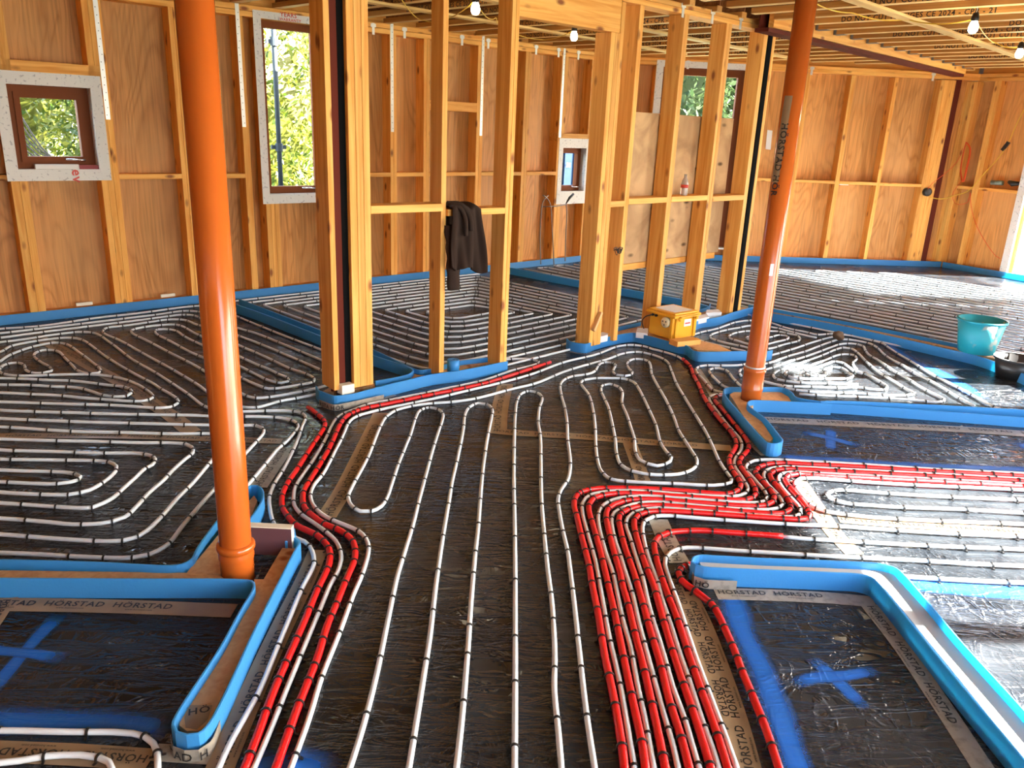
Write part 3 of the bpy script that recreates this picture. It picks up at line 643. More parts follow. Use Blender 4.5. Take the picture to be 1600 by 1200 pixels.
foam('blue foam strip along the foot of the far right wall', None, pts=[cBC-WC.n*.007+tC*.02, cBC+tC*3.3-WC.n*.007], smooth=False)
foam('back foam strip of the pair crossing from the left wall to the post', [(374, 467), (400, 477), (497, 514), (583, 546), (657, 578), (668, 577), (717, 564), (760, 559), (775, 557)], th=.012)
foam('front foam strip of the pair crossing from the left wall to the post', [(370, 476), (400, 486), (497, 523), (583, 555), (635, 572), (645, 577), (641, 583), (620, 589), (586, 595)], th=.012)
foam('blue foam strip along the front of the left partition, folded round the post', [(494, 603), (499, 610), (507, 613), (522, 618), (536, 617), (556, 614), (570, 610), (585, 606), (630, 595), (675, 584.5), (720, 578.5), (793, 564)])
plate('pine sole plate under the left partition beside the red steel post', [(505, 611), (522, 613), (585, 603), (675, 583), (792, 562), (776, 557), (717, 566), (668, 580), (640, 586), (590, 598), (560, 604), (520, 603)], .043)
foam('blue foam strip bent round the foot of the transformer partition', [(886, 529), (892, 533.5), (914.5, 537), (929.5, 532), (958, 524.5), (985, 520), (992.5, 520), (1012, 524.5), (1045, 533), (1060, 537), (1073, 539.5), (1083, 547), (1092, 549.5), (1120, 549.5), (1160, 548.5), (1195, 549), (1207, 547)])
foam('blue foam strip right of the transformer below the last studs', [(1066, 511), (1080, 506), (1096, 499.5), (1120, 496), (1145, 488), (1171, 481), (1192, 477)])
foam('short blue foam strip behind the first stud of the transformer partition', [(959.5, 512.5), (1000, 503.5), (1030, 496)])
foam('small blue foam strip closing the far side of the transformer partition', [(1060, 490), (1087, 485), (1106, 479.5), (1110, 474)])
plate('pine sole plate under the transformer partition', [(893, 537), (914, 540), (955, 528), (988, 522), (1062, 507), (1094, 500), (1171, 482), (1160, 480), (1106, 484), (1087, 489), (1000, 507), (958, 516), (905, 531)], .043)
plate('pine plate under the yellow transformer', [(1000, 523), (1045, 535), (1070, 539), (1090, 547), (1145, 549), (1120, 538), (1085, 530), (1065, 516), (1020, 515)], .043)
foam('blue foam strip parting the back room from the far sunlit room', [(797, 418), (940, 444.5), (1075, 469.5), (1107, 478)], th=.03)
foam('back foam strip at the near edge of the far sunlit room', [(1170, 476), (1202, 481.5), (1340, 506), (1493, 537), (1546, 549)], th=.012)
foam('front foam strip at the near edge of the far room, running under the bucket', [(1176, 483), (1202, 488.5), (1300, 506), (1400, 527), (1480, 545), (1520, 554), (1560, 567), (1600, 584), (1720, 632)], th=.012)
plate('pine plate between the foam strips at the edge of the far room', [(1178, 480), (1202, 484), (1340, 511), (1493, 543), (1546, 553), (1560, 562), (1520, 551), (1480, 543), (1400, 525), (1300, 505), (1202, 487)], .045)

# ------------------------------------------------------------------ adhesive tapes with printed word, spray paint
def along(P_, closed=False):
    acc = [0]
    for i in range(1, len(P_)): acc.append(acc[-1]+(P_[i]-P_[i-1]).length)
    return acc
def on_path(P_, acc, s, t, z):
    s = max(0, min(acc[-1]-1e-4, s)); i = 1
    while acc[i] < s: i += 1
    d = (P_[i]-P_[i-1]).normalized(); p = P_[i-1]+d*(s-acc[i-1]); return Vector((p.x-d.y*t, p.y+d.x*t, z))
_tz = [0]
def tape(label, l, w=.07, size=.036, flip=False, m=TAPE, T=None, small=True, word='HÖRSTAD', gap=.03, off=-.012, text=True):
    P_ = smooth_path(px(l, 0, T), .05); acc = along(P_); vs = []; _tz[0] = (_tz[0]+1) % 6; z = .0016+.0002*_tz[0]
    for i, p in enumerate(P_):
        t = (P_[min(i+1, len(P_)-1)]-P_[max(i-1, 0)]).normalized(); q = Vector((-t.y, t.x, 0))*w/2
        for s_ in (1, -1):
            v = p+q*s_; vs += [(v.x, v.y, z), (v.x, v.y, z-.0006)]
    n = len(P_); fs = []
    for i in range(n-1):
        a = i*4; c = a+4; fs += [(a, c, c+2, a+2), (a+1, a+3, c+3, c+1), (a, a+1, c+1, c), (a+2, c+2, c+3, a+3)]
    o = mesh('joint_tape', vs, fs, m); tag(o, label, 'tape')
    if text:
        g, f, tw = glyphs(word); tv = []; tf = []; s_ = .01; tw *= size; g2, f2, tw2 = glyphs('www.horstad.com')
        def put(g, f, sz, s0, t0):
            k = len(tv)
            for v in g:
                a, b_ = s0+v.x*sz, t0+v.y*sz
                if flip: a, b_ = acc[-1]-a, -b_
                tv.append(on_path(P_, acc, a, b_, z+.0012))
            tf.extend(tuple(i+k for i in q) for q in f)
        def flush():
            if tv: mesh('lettering', list(tv), list(tf), INK, o); tv.clear(); tf.clear()
        while s_+tw < acc[-1]:
            put(g, f, size, s_, off)
            if small and w > .06: put(g2, f2, .011, s_+tw*.25, off-.015)
            s_ += tw+gap; flush()
    return o
tape('kraft tape printed HÖRSTAD along the right of the left timber plate', [(340, 1210), (378, 1120), (415, 1035), (448, 965), (478, 905), (497, 860)], .075, .036)
tape('kraft tape printed HÖRSTAD across the back of the bottom left pad', [(-160, 947), (0, 945), (180, 948), (366, 955)], .078, .04, off=-.006)
tape('kraft tape running down the left edge of the bottom left pad', [(14, 935), (-40, 1015)], .06, .035, small=False)
tape('kraft tape printed upside down in the bottom left corner', [(-80, 1172), (0, 1175), (120, 1180), (236, 1188)], .075, .036, flip=True)
tape('dark tape printed at the near end of the left timber plate', [(240, 1176), (330, 1182)], .06, .03, m=TAPEC, small=False)
tape('grey tape printed HÖRSTAD across the back of the bottom right pad', [(1118, 928), (1200, 930), (1300, 935), (1366, 941)], .075, .036, m=TAPEC, off=-.002)
tape('grey tape printed HÖRSTAD down the right of the bottom right pad', [(1357, 945), (1412, 1015), (1470, 1100), (1545, 1215)], .065, .036, m=TAPEC)
tape('kraft tape with upright printing, right of the red sleeve bundle', [(1172, 1215), (1150, 1130), (1124, 1050), (1098, 980), (1073, 925)], .075, .036, flip=False, off=-.015)
tape('kraft tape printed the other way, hugging the last white pipe of the bundle', [(1050, 905), (1080, 975), (1112, 1060), (1140, 1150)], .055, .032, small=False, off=-.004)
tape('kraft tape standing across at the centre, below the left partition', [(778, 675), (781, 640), (790, 600)], .10, .05, small=False)
tape('long kraft tape crossing the floor at the centre from left to right', [(768, 673), (807, 677), (900, 682), (985, 689), (1075, 696), (1143, 701)], .085, .04, small=False)
tape('kraft tape running diagonally left of the inner hairpin loop', [(510, 808), (535, 768), (565, 708), (595, 645)], .085, .05, off=-.02, small=False)
tape('short kraft tape below the narrow hairpin loop right of centre', [(1006, 757), (997, 728), (984, 693)], .075, .04, small=False)
tape('kraft tape running diagonally through the left room loops', [(60, 528), (100, 549), (150, 577), (207, 608), (240, 632), (268, 650), (300, 676)], .10, .045, small=False)
tape('kraft tape crossing the left room under the long white pipes', [(-60, 682), (100, 681), (200, 682), (330, 686), (440, 690)], .07, .034, small=False)
tape('tape printed HÖRSTAD in the gap left of the red sleeves', [(403, 762), (425, 730), (446, 700)], .085, .042, m=TAPEC, small=False)
tape('dark tape along the left of the right pad foam', [(1197, 712), (1180, 697), (1160, 674), (1142, 648), (1126, 622)], .06, .035, m=TAPEC, small=False)
tape('grey tape printed HÖRSTAD along the back of the dark right pad', [(1196, 656), (1300, 661), (1400, 666), (1500, 671), (1700, 685)], .10, .05, m=TAPEC, off=-.006, small=False, gap=.05)
tape('sunlit kraft tape crossing between the right hand pipes', [(1310, 811), (1350, 815), (1450, 822), (1700, 838)], .07, .035, small=False)
tape('sunlit kraft tape running down from the end of the red bends', [(1248, 752), (1275, 792), (1305, 835), (1335, 866)], .08, .035, small=False)
tape('printed tape under the turn of the red sleeve below the bundle', [(1062, 880), (1045, 850), (1028, 812)], .085, .045, m=TAPEC, small=False)
tape('printed skirt tape at the foot of the left wall foam', [(405, 458), (495, 450.5), (620, 437.5), (700, 429)], .05, .035, m=TAPEC, small=False)
tape('printed tape wrapped at the foot of the post', [(497, 633), (530, 634), (560, 631), (615, 617)], .06, .04, m=TAPEC, small=False)
tape('printed tape at the foot of the first double stud by the transformer', [(892, 549), (915, 553), (960, 543)], .05, .035, m=TAPEC, small=False)
tape('clear tape on the membrane right of the upper red sleeve', [(1120, 625), (1104, 600), (1088, 576)], .06, text=False, m=TAPEC)
tape('clear tape on the membrane near the middle row of the back room', [(905, 458), (945, 470)], .05, text=False, m=TAPEC)
# the foam end and plate end also carry the word
g_, f_, w_ = glyphs('HÖ'); o_ = at(293, 1118, .0475); xd = (at(325, 1112, .047)-at(293, 1118, .047)).normalized(); yd = Vector((-xd.y, xd.x, 0))
nt_ = prism('joint_tape', [(p.x, p.y) for p in px([(290, 1137), (288, 1122), (296, 1102), (332, 1102), (325, 1124), (308, 1140)], .046)], .046, .0468, TAPE); tag(nt_, 'scrap of tape printed HÖ on the near end of the left timber plate', 'tape')
mesh('lettering', [o_+xd*(v.x*.036)+yd*(v.y*.036) for v in g_], f_, INK, nt_)
def wraptext(txt, l, z0, size, name='joint_tape', label='', h=.038):
    P_ = smooth_path(px(l, z0), .02); acc = along(P_); vs = []; fs = []
    for i, p in enumerate(P_): vs += [(p.x, p.y, z0), (p.x, p.y, z0+h)]
    for i in range(len(P_)-1): fs.append((2*i, 2*i+2, 2*i+3, 2*i+1))
    o = mesh(name, vs, fs, TAPEC); tag(o, label, 'tape')
    md = o.modifiers.new('t', 'SOLIDIFY'); md.thickness = .001
    g, f, w = glyphs(txt); tv = []
    for v in g:
        q = on_path(P_, acc, -.0+.01+v.x*size, -.005, z0+.006+v.y*size); tv.append(q)
    mesh('lettering', tv, f, INK, o)
wraptext('STAD H', [(268, 1166), (272, 1184), (290, 1191), (312, 1190), (330, 1178), (350, 1130)], .002, .035, label='clear printed tape wrapped round the near end of the left foam strip', h=.038)
wraptext('D HÖ', [(1080, 905), (1083, 914), (1098, 919), (1150, 922)], .002, .032, label='clear printed tape wrapped round the left end of the right pad foam', h=.038)
wraptext('RSTA HÖR', [(499, 634), (523, 642), (537, 640), (556, 636), (600, 626)], .002, .034, label='clear printed tape wrapped round the foam at the foot of the post', h=.038)

def paint(name, label, l, w=.05, T=None, z=.0009, soft=.35, cat='paint mark', group=None):
    P_ = smooth_path(px(l, 0, T), .02); vs = []; fade = []; rows = 7; n = len(P_)
    for i, p in enumerate(P_):
        t = (P_[min(i+1, n-1)]-P_[max(i-1, 0)]).normalized(); q = Vector((-t.y, t.x, 0)); e_ = min(1, min(i, n-1-i)/3)
        ww = w*(1+.25*noise.noise(p*6))
        for k in range(rows):
            u = k/(rows-1)*2-1; v = p+q*u*ww*.75; vs.append((v.x, v.y, z)); fade.append(e_*max(0, min(1, (1-abs(u))/soft))*.92)
    fs = [(i*rows+k, (i+1)*rows+k, (i+1)*rows+k+1, i*rows+k+1) for i in range(n-1) for k in range(rows-1)]
    return vs, fs, fade
def paintobj(name, label, strokes, w, T=None, soft=.45):
    V_, F_, A_ = [], [], []
    for j, l in enumerate(strokes):
        v, f, a = paint(name, label, l, w, T, .0009+.0003*j, soft); k = len(V_); V_ += v; F_ += [tuple(i+k for i in q) for q in f]; A_ += a
    o = mesh(name, V_, F_, PAINT); at_ = o.data.attributes.new('fade', 'FLOAT', 'POINT')
    for i, a in enumerate(A_): at_.data[i].value = a
    tag(o, label, 'paint mark'); return o
paintobj('paint_cross', 'blue sprayed cross on the bottom left pad', [[(94, 960), (55, 1000), (5, 1058), (-25, 1090)], [(102, 1031), (60, 1023), (10, 1018), (-50, 1012)]], .042)
paintobj('paint_cross', 'blue sprayed cross on the bottom right pad', [[(1266, 1027), (1300, 1056), (1320, 1075), (1354, 1110)], [(1238, 1070), (1270, 1060), (1320, 1056), (1372, 1047)]], .036)
paintobj('paint_cross', 'blue sprayed cross on the dark right pad', [[(1298, 670), (1298, 704)], [(1252, 676), (1290, 683), (1345, 698)]], .05)
paintobj('paint_line', 'blue sprayed line along the near edge of the bottom left pad', [[(-80, 1127), (80, 1127), (200, 1130), (270, 1140)]], .075, soft=.8)
paintobj('paint_line', 'blue sprayed line curving down the left of the bottom right pad', [[(1128, 915), (1145, 940), (1160, 985), (1190, 1045), (1215, 1110), (1255, 1225)]], .07, soft=.7)
paintobj('paint_line', 'blue sprayed line along the near edge of the dark right pad', [[(1215, 714), (1350, 722), (1450, 728), (1640, 735)]], .07, soft=.8)
paintobj('paint_line', 'blue sprayed line in the sun right of the foam corner', [[(1418, 912), (1525, 922), (1660, 930)]], .08, soft=.8)
paintobj('paint_line', 'blue sprayed line beside the outermost pipe below the bucket', [[(1380, 534), (1421, 561), (1463, 581), (1493, 597), (1530, 622)]], .10, soft=.9)
paintobj('paint_line', 'blue sprayed line at the right edge of the dark right pad', [[(1588, 690), (1640, 712)]], .12, soft=.9)
paintobj('paint_line', 'blue paint showing under the sleeves at the bottom left', [[(345, 1215), (440, 1195), (520, 1215)]], .10, soft=.9)

# ------------------------------------------------------------------ heating pipes: left room
white('outermost white pipe of the left room, hugging the left wall then following the crossing foam', [(-140, 526), (0, 514), (60, 510), (151, 497), (213, 490), (315, 478), (340, 482), (376, 497), (400, 507), (450, 527), (500, 546), (520, 554)])
white('second white pipe in from the left wall, following the first round the corner', [(-140, 535), (0, 521), (52, 515), (140, 504.5), (235, 493), (290, 486), (308, 487), (330, 497), (376, 514), (400, 521), (450, 541), (505, 564)])
white('third white pipe in from the left wall of the left room', [(-140, 544), (0, 528), (75, 518), (157, 508), (229, 499), (285, 492), (302, 493), (322, 502), (376, 526), (400, 535), (460, 560), (510, 582)])
white('white pipe whose hairpin sits right under the left wall, beside the widest gap', [(-140, 552), (0, 535), (37, 530.5), (72, 525), (122, 519), (145, 520), (170, 534), (207, 562), (242, 582), (270, 600), (291, 614), (304, 624), (320, 635), (350, 643), (400, 642.5), (415, 642), (450, 642), (467, 644), (477, 650), (472, 667), (461, 697), (445, 730), (426, 762), (421, 777), (422, 797), (427, 816), (440, 832), (460, 840), (476, 846.5), (484, 854), (490, 868), (491, 880), (484, 897), (473, 917), (454, 962), (430, 1020), (405, 1080), (357, 1167), (338, 1210)])
white('white pipe with two snaking bends at the left edge of the left room', [(0, 565), (17, 554), (55, 541), (86, 535.5), (102, 537.5), (125, 552), (150, 571), (157, 578), (153, 583), (140, 584), (121, 579), (113, 571), (102, 560), (92, 550), (82, 547), (66, 547.5), (55, 552), (54, 558), (64, 566), (78, 574), (80, 580), (67, 583), (50, 582.5), (40, 578), (38, 571), (28, 567), (10, 569), (0, 576), (2, 583), (22, 587), (55, 587), (87, 585.5), (122, 585), (150, 585.5), (178, 589), (198, 594), (215, 601), (228, 609), (237, 616), (239, 621), (232, 625), (220, 627), (200, 627), (175, 625), (132, 622), (91, 618), (50, 616), (7, 614), (-80, 612)])
white('white pipe passing behind the two snaking bends of the left room', [(-60, 562), (0, 550), (17, 541), (50, 534), (100, 528), (120, 529), (130, 532), (162, 555), (192, 574), (217, 588), (240, 600), (250, 607), (266, 616), (277, 624), (278, 630), (270, 635), (252, 637.5), (212, 635.5), (172, 633), (125, 632), (65, 630), (0, 628), (-80, 626)])
white('short white hairpin loop in the middle of the left room', [(-80, 589), (0, 591), (37, 592), (77, 594), (110, 595), (140, 598), (170, 602), (190, 604), (204, 609), (205, 614), (198, 619), (185, 620), (162, 618), (144, 612), (127, 607), (112, 605), (80, 604), (50, 602), (-80, 601)])
white('white pipe with hairpins beside the orange pipe and the post, first from the wall', [(378, 637), (345, 628), (310, 602), (256, 570), (230, 556), (185, 531), (166, 523), (160.5, 518), (168, 512), (200, 508.5), (236, 503), (262, 499.5), (287, 500), (305, 506.5), (322, 512), (376, 541), (400, 551), (425, 562.5), (455, 576.5), (480, 585), (491, 592), (488, 597.5), (470, 601), (440, 606), (420, 607.5), (408, 604), (376, 590), (322, 561), (297, 550), (262, 531), (250, 525), (243, 520), (246, 515), (265, 515), (277, 518), (287, 525), (300, 532), (322, 542), (376, 573), (400, 585), (420, 594.5), (440, 598.5), (450, 596), (450, 591), (435, 584.5), (420, 577), (400, 569), (376, 558), (322, 529), (300, 518.5), (287, 511), (275, 507.5), (252, 508), (220, 512), (206, 516), (207, 521), (227, 531), (267, 552), (307, 572.5), (350, 600), (375, 614), (400, 622), (432, 619), (480, 610), (520, 600)])
white('white pipe leaving the left room under the foot of the post', [(376, 636), (400, 637), (437, 627), (470, 621), (510, 613)])
white('white pipe turning back just short of the first red sleeve', [(-80, 639), (0, 641), (15, 642), (115, 645), (180, 647), (301, 649), (345, 651), (400, 651), (430, 652), (450, 655), (462, 660), (466, 667), (460, 676), (450, 688), (435, 701), (410, 731), (388, 757), (370, 778)])
white('white pipe looping behind the left orange pipe, just inside the pipe by the red sleeve', [(-80, 652), (0, 654), (45, 656), (120, 659), (230, 662), (316, 664), (382, 665), (400, 665), (410, 669), (412, 676), (400, 691), (387, 705), (339, 760), (315, 787), (286, 821), (264, 849), (246, 861), (232, 867), (207, 871.5), (175, 872), (122, 870), (54, 866), (0, 864), (-80, 860)])
white('white pipe of the left room turning exactly behind the left orange pipe', [(-80, 664), (0, 667), (112, 674), (197, 676), (272, 678), (332, 678), (350, 682), (356, 692), (335, 715), (302, 754), (276, 780), (259, 800), (245, 815), (230, 829), (215, 839), (192, 845), (172, 846), (120, 844), (25, 837), (0, 835), (-80, 829)])
white('white loop with the wide bend left of the orange pipe, outermost of the nest', [(-80, 684), (0, 686), (61, 688), (151, 690), (226, 692), (264, 692), (290, 694), (300, 699), (301, 708), (290, 717), (270, 735), (256, 750), (232, 771), (213, 792), (195, 808), (175, 815), (158, 818), (113, 819.5), (77, 816), (30, 812), (0, 810), (-80, 804)])
white('second white loop of the nest left of the orange pipe', [(-80, 700), (0, 703), (16, 704), (95, 706), (150, 708), (190, 708), (217, 708.5), (235, 712), (243, 718), (237, 727), (227, 732), (213, 745), (191, 765), (178, 777), (160, 787), (144, 793), (135, 794), (88, 792), (46, 789), (0, 786), (-80, 782)])
white('third white loop of the nest left of the orange pipe', [(-80, 715), (0, 717.5), (18, 718), (93, 719), (148, 720), (170, 722), (182, 729), (181, 736), (168, 749), (158, 756), (140, 766), (125, 770), (107, 773), (75, 773), (10, 770), (0, 769), (-80, 765)])
white('innermost white hairpin of the nest left of the orange pipe', [(-80, 731), (0, 734.5), (36, 736), (82, 737), (100, 738), (118, 741), (126, 745), (122, 750), (112, 753), (90, 756), (50, 755.5), (0, 753), (-80, 750)])
white('white pipe in the bottom left corner beyond the pad', [(-80, 1140), (0, 1142), (20, 1142), (115, 1144), (177, 1144), (207, 1146), (226, 1151), (240, 1162), (246, 1177), (246, 1215)])
white('white bend at the very bottom left, inside the corner pipe', [(-80, 1200), (0, 1192), (30, 1189), (70, 1182), (100, 1180), (125, 1180), (155, 1184), (170, 1191), (178, 1215)])
# ------------------------------------------------------------------ centre
red('short red sleeve left of the two, ending by the foot of the post', [(481, 636), (489, 642), (498, 649), (505.5, 656), (508, 662), (505.5, 670), (497, 683), (482, 705), (465, 732), (451, 752), (442, 770), (440, 782), (442, 795), (451, 808), (462, 820), (480, 829), (495, 836), (506, 846), (514, 857), (516, 870), (514, 882), (507, 899), (496, 921), (475, 972), (446, 1037), (424, 1089), (402, 1150), (378, 1212)], sp=.14)
white('white pipe running between the two long red sleeves and on under the left partition', [(392, 1212), (422, 1142), (450, 1072), (477, 1007), (501, 950), (517, 912), (527, 895), (533, 876), (532, 862), (525, 846), (510, 832), (490, 817), (472, 805), (460, 790), (459, 775), (462, 760), (475, 740), (489, 720), (500, 702), (510, 683.5), (517.5, 667), (525, 655), (535.5, 647), (553.5, 640), (577.5, 631), (600, 627), (652, 616.5), (705, 605.5), (757, 594), (800, 579), (821, 574), (838, 569), (842, 565.5), (832, 562), (815, 561), (790, 562), (765, 566)])
red('long red sleeve curving past the post to its cut end below the opening', [(427, 1212), (447, 1155), (467, 1100), (495, 1030), (512, 975), (525, 945), (535, 920), (545, 896), (553, 878), (555, 862), (552, 847), (542, 836), (525, 826), (507, 819), (490, 807), (477, 795), (473, 780), (475, 766), (485, 749), (497, 730), (512, 705), (523, 682), (531, 664), (541, 651), (553.5, 643.5), (570, 638), (600, 632), (630, 626), (657, 620), (705, 610.5), (757, 599), (800, 586), (830, 576), (860, 566)], sp=.14)
white('white pipe right of the long red sleeve, running on to the upper right red sleeve', [(450, 1212), (482, 1125), (502, 1060), (530, 990), (552, 930), (565, 900), (573, 875), (576, 857), (572, 842), (560, 830), (540, 821), (520, 813), (502, 803), (490, 790), (485, 775), (490, 759), (505, 740), (515, 722), (525, 702), (532.5, 688), (538.5, 674.5), (544.5, 661), (552, 653.5), (565.5, 647.5), (577.5, 644.5), (600, 639), (639, 631), (682.5, 622), (720, 613), (775, 600), (830, 585), (880, 566.5), (904, 560.5), (928, 555), (947.5, 548), (961, 542.5), (973, 540), (985, 539), (1004.5, 541), (1019.5, 545.5), (1037.5, 550), (1058.5, 557), (1068, 563)])
white('long white serpentine over the centre floor, starting with the left hairpins', [(543, 1212), (566, 1140), (587, 1060), (606, 970), (621, 900), (627, 880), (646, 817), (654, 785), (662, 755), (671, 722), (677, 700), (685, 675), (691, 657), (692, 647), (685, 640), (670, 637), (657, 641), (650, 652), (641, 680), (632, 702), (622, 727), (611, 760), (605, 777), (596, 791), (580, 799), (563, 799), (550, 791), (544, 777), (550, 761), (567, 730), (577, 710), (586, 687), (595, 665), (605, 650), (622, 640), (650, 633.5), (677, 630), (697, 629), (737, 624), (800, 608), (837, 599), (880, 581.5), (910, 572), (947.5, 562), (976, 552), (997, 550), (1013.5, 553), (1030, 558), (1042, 565), (1049.5, 580), (1057, 599.5), (1067.5, 617.5), (1081, 639.5), (1093, 659), (1103.5, 677), (1111, 692), (1124.5, 722), (1135, 738), (1143, 749), (1142, 754), (1132, 757), (1115.5, 758.5), (1091.5, 758), (1060, 756), (1030, 755), (990, 753), (955, 749), (940, 737), (935, 725), (931, 700), (930, 670), (927, 642), (920, 617), (911, 605), (907.5, 599), (911, 594.5), (932, 591), (947.5, 591), (976, 592), (989.5, 597), (998.5, 608.5), (1007, 625), (1015, 642), (1025, 665), (1032, 692), (1042, 707), (1049, 715), (1047, 721), (1038, 726), (1027, 728), (1012, 725), (1000, 719), (994, 710), (992, 700), (991, 685), (987, 672), (980, 650), (972, 630), (972, 612), (965, 604), (952, 600), (942, 602), (939, 610), (944, 622), (950, 635), (956, 660), (961, 685), (964, 712), (971, 727), (987, 736), (1005, 740), (1025, 742), (1060, 741), (1077, 736), (1087, 729), (1089, 719), (1082, 707), (1069, 687), (1060, 672), (1054, 655), (1044, 632), (1030, 607), (1022.5, 593.5), (1018, 583), (1016, 569.5), (1012, 564), (1006, 562), (991, 561), (983, 564), (980, 569.5), (983.5, 577), (988, 581.5), (985, 586), (976, 587.5), (964, 586), (958, 581.5), (959.5, 575.5), (962, 571), (956.5, 567), (947.5, 566), (938.5, 568), (934, 573), (929.5, 580), (919, 584.5), (895, 588), (884, 592), (876, 600), (877, 617), (882, 635), (886, 660), (887, 687), (890, 710), (891, 730), (887, 750), (877, 765), (872, 780), (874, 800), (880, 832), (887, 862), (892, 900), (896, 932), (905, 1015), (917, 1120), (931, 1212)])
white('white pipe with one hairpin under the left partition, at the centre of the floor', [(637, 1212), (646, 1157), (662, 1057), (671, 1000), (681, 915), (688, 865), (696, 815), (702, 780), (706, 755), (714, 720), (719, 697), (724, 670), (727, 647), (734, 636), (747, 630), (761, 632), (769, 640), (768, 652), (764, 672), (759, 700), (755, 730), (751, 772), (747, 825), (742, 870), (739, 905), (735, 955), (731, 1015), (722, 1120), (712, 1212)])
white('white pipe with the hairpin at the kraft tape, right of the floor centre', [(804, 1212), (805, 1057), (805, 970), (805, 900), (804, 812), (803, 762), (803, 720), (804, 672), (805, 650), (808, 627), (815, 615), (827, 611), (840, 614), (847, 622), (843, 637), (841, 660), (844, 680), (845, 720), (846, 780), (851, 842), (857, 900), (862, 937), (867, 1025), (866, 1075), (873, 1150), (878, 1212)])
# bundle
red('upper right red sleeve, outermost of the bundle down to the bottom edge', [(1067, 561), (1078, 572), (1084, 587), (1091.5, 600.5), (1097.5, 615.5), (1105, 629), (1112.5, 639.5), (1121.5, 651.5), (1132, 663.5), (1142.5, 675.5), (1149, 687), (1150, 696.5), (1145.5, 705.5), (1140, 715), (1140, 726), (1145.5, 737.5), (1153, 748), (1157.5, 757), (1154, 765.5), (1145, 770), (1135, 772), (1108, 770.5), (1079.5, 768), (1060, 766.5), (1032, 764.5), (970, 762.5), (937, 763), (920, 765), (907, 769), (899, 777), (897, 790), (901, 805), (907, 832), (915, 862), (921, 887), (925, 912), (935, 962), (945, 1025), (957, 1080), (972, 1167), (977, 1212)], sp=.16)
white('white pipe between the first and second red sleeves of the bundle', [(1132, 616), (1121, 616), (1112.5, 618), (1108, 622), (1110, 628), (1117, 638), (1126, 650), (1135, 662), (1147, 675.5), (1156, 686), (1159, 695), (1157.5, 704), (1149, 716.5), (1147, 725), (1150, 733), (1157.5, 743.5), (1165, 755.5), (1169, 764), (1166, 770.5), (1156, 774.5), (1143, 776.5), (1124.5, 776), (1093, 774), (1060, 772), (1012, 768), (975, 767), (950, 768), (927, 772), (915, 779), (910, 787), (910, 800), (915, 822), (922, 847), (930, 875), (935, 900), (942, 940), (952, 995), (967, 1060), (982, 1145), (993, 1212)])
red('second red sleeve of the bundle, starting at the right orange pipe foam', [(1128, 617.5), (1120, 620), (1117, 625.5), (1124.5, 634.5), (1136.5, 649), (1147, 662), (1156, 673), (1165, 685), (1170, 696), (1168, 704), (1159, 714), (1155, 722), (1157.5, 730), (1165, 740.5), (1174, 754), (1180, 764), (1181, 772), (1175.5, 778), (1165, 781), (1133.5, 780.5), (1091.5, 777.5), (1060, 775.5), (1007, 771.5), (965, 771), (942, 774), (927, 779), (921, 787), (920, 797), (925, 815), (932, 840), (940, 870), (947, 900), (952, 922), (960, 957), (975, 1030), (987, 1087), (1005, 1172), (1010, 1212)], sp=.16)
EDGE = 1750
white('white pipe leading in from the right edge, outermost of the red bends', [(EDGE, 749), (1600, 740), (1462, 733.5), (1380, 728), (1300, 723), (1258, 721), (1225, 719), (1195, 718.5), (1178.5, 720), (1168.5, 725), (1165, 730), (1167, 737), (1174, 744), (1184.5, 756), (1195, 768), (1199, 776.5), (1195, 783), (1186, 785.5), (1159, 785.5), (1120, 783), (1075, 779.5), (1037, 776.5), (1000, 775.5), (970, 778), (950, 784.5), (939, 794), (935, 805), (936, 822), (940, 840), (947, 865), (955, 887), (959, 900), (965, 930), (975, 975), (985, 1010), (997, 1075), (1007, 1120), (1017, 1175), (1024, 1212)])
red('third red sleeve of the bundle, furthest back at the right edge', [(EDGE, 754), (1600, 744), (1415, 734), (1317, 728), (1268.5, 726), (1237, 724), (1210, 724), (1195, 726.5), (1184.5, 731), (1180, 737), (1183, 743), (1192, 753), (1202.5, 765), (1210, 776), (1208, 784), (1197, 789.5), (1183, 791), (1147, 789.5), (1112, 787), (1060, 783), (1037, 781), (1000, 780), (975, 783), (960, 788), (950, 795), (947, 806), (949, 820), (955, 847), (962, 872), (970, 900), (972, 912), (982, 947), (992, 990), (1005, 1040), (1019, 1102), (1036, 1182), (1042, 1212)], sp=.16)
white('white pipe between the third and fourth red sleeves', [(EDGE, 759), (1600, 748.5), (1300, 732.5), (1270, 731), (1225, 729.5), (1205, 732), (1195, 737.5), (1193.5, 746), (1199.5, 757), (1211.5, 769), (1221, 781), (1223.5, 788.5), (1216, 794), (1202.5, 796.5), (1168, 796), (1120, 793), (1060, 787.5), (1037, 785.5), (1012, 785), (990, 788), (975, 793), (960, 801), (956, 811), (957, 826), (962, 847), (970, 870), (977, 893), (981, 905), (990, 935), (997, 967), (1010, 1017), (1025, 1072), (1037, 1115), (1052, 1167), (1062, 1212)])
red('fourth red sleeve of the bundle, middle one at the right edge', [(EDGE, 763), (1600, 752), (1300, 736), (1255, 733.5), (1225, 733), (1209, 736), (1202.5, 741.5), (1205.5, 749), (1214.5, 760.5), (1225, 773.5), (1234, 786), (1235, 795), (1225, 801.5), (1204, 802.5), (1169.5, 800), (1120, 796), (1060, 791.5), (1025, 789.5), (1000, 791), (982, 796), (971, 802), (967, 812), (970, 830), (977, 857), (986, 882), (993, 903), (1000, 927), (1015, 982), (1031, 1035), (1046, 1095), (1065, 1155), (1080, 1212)], sp=.16)
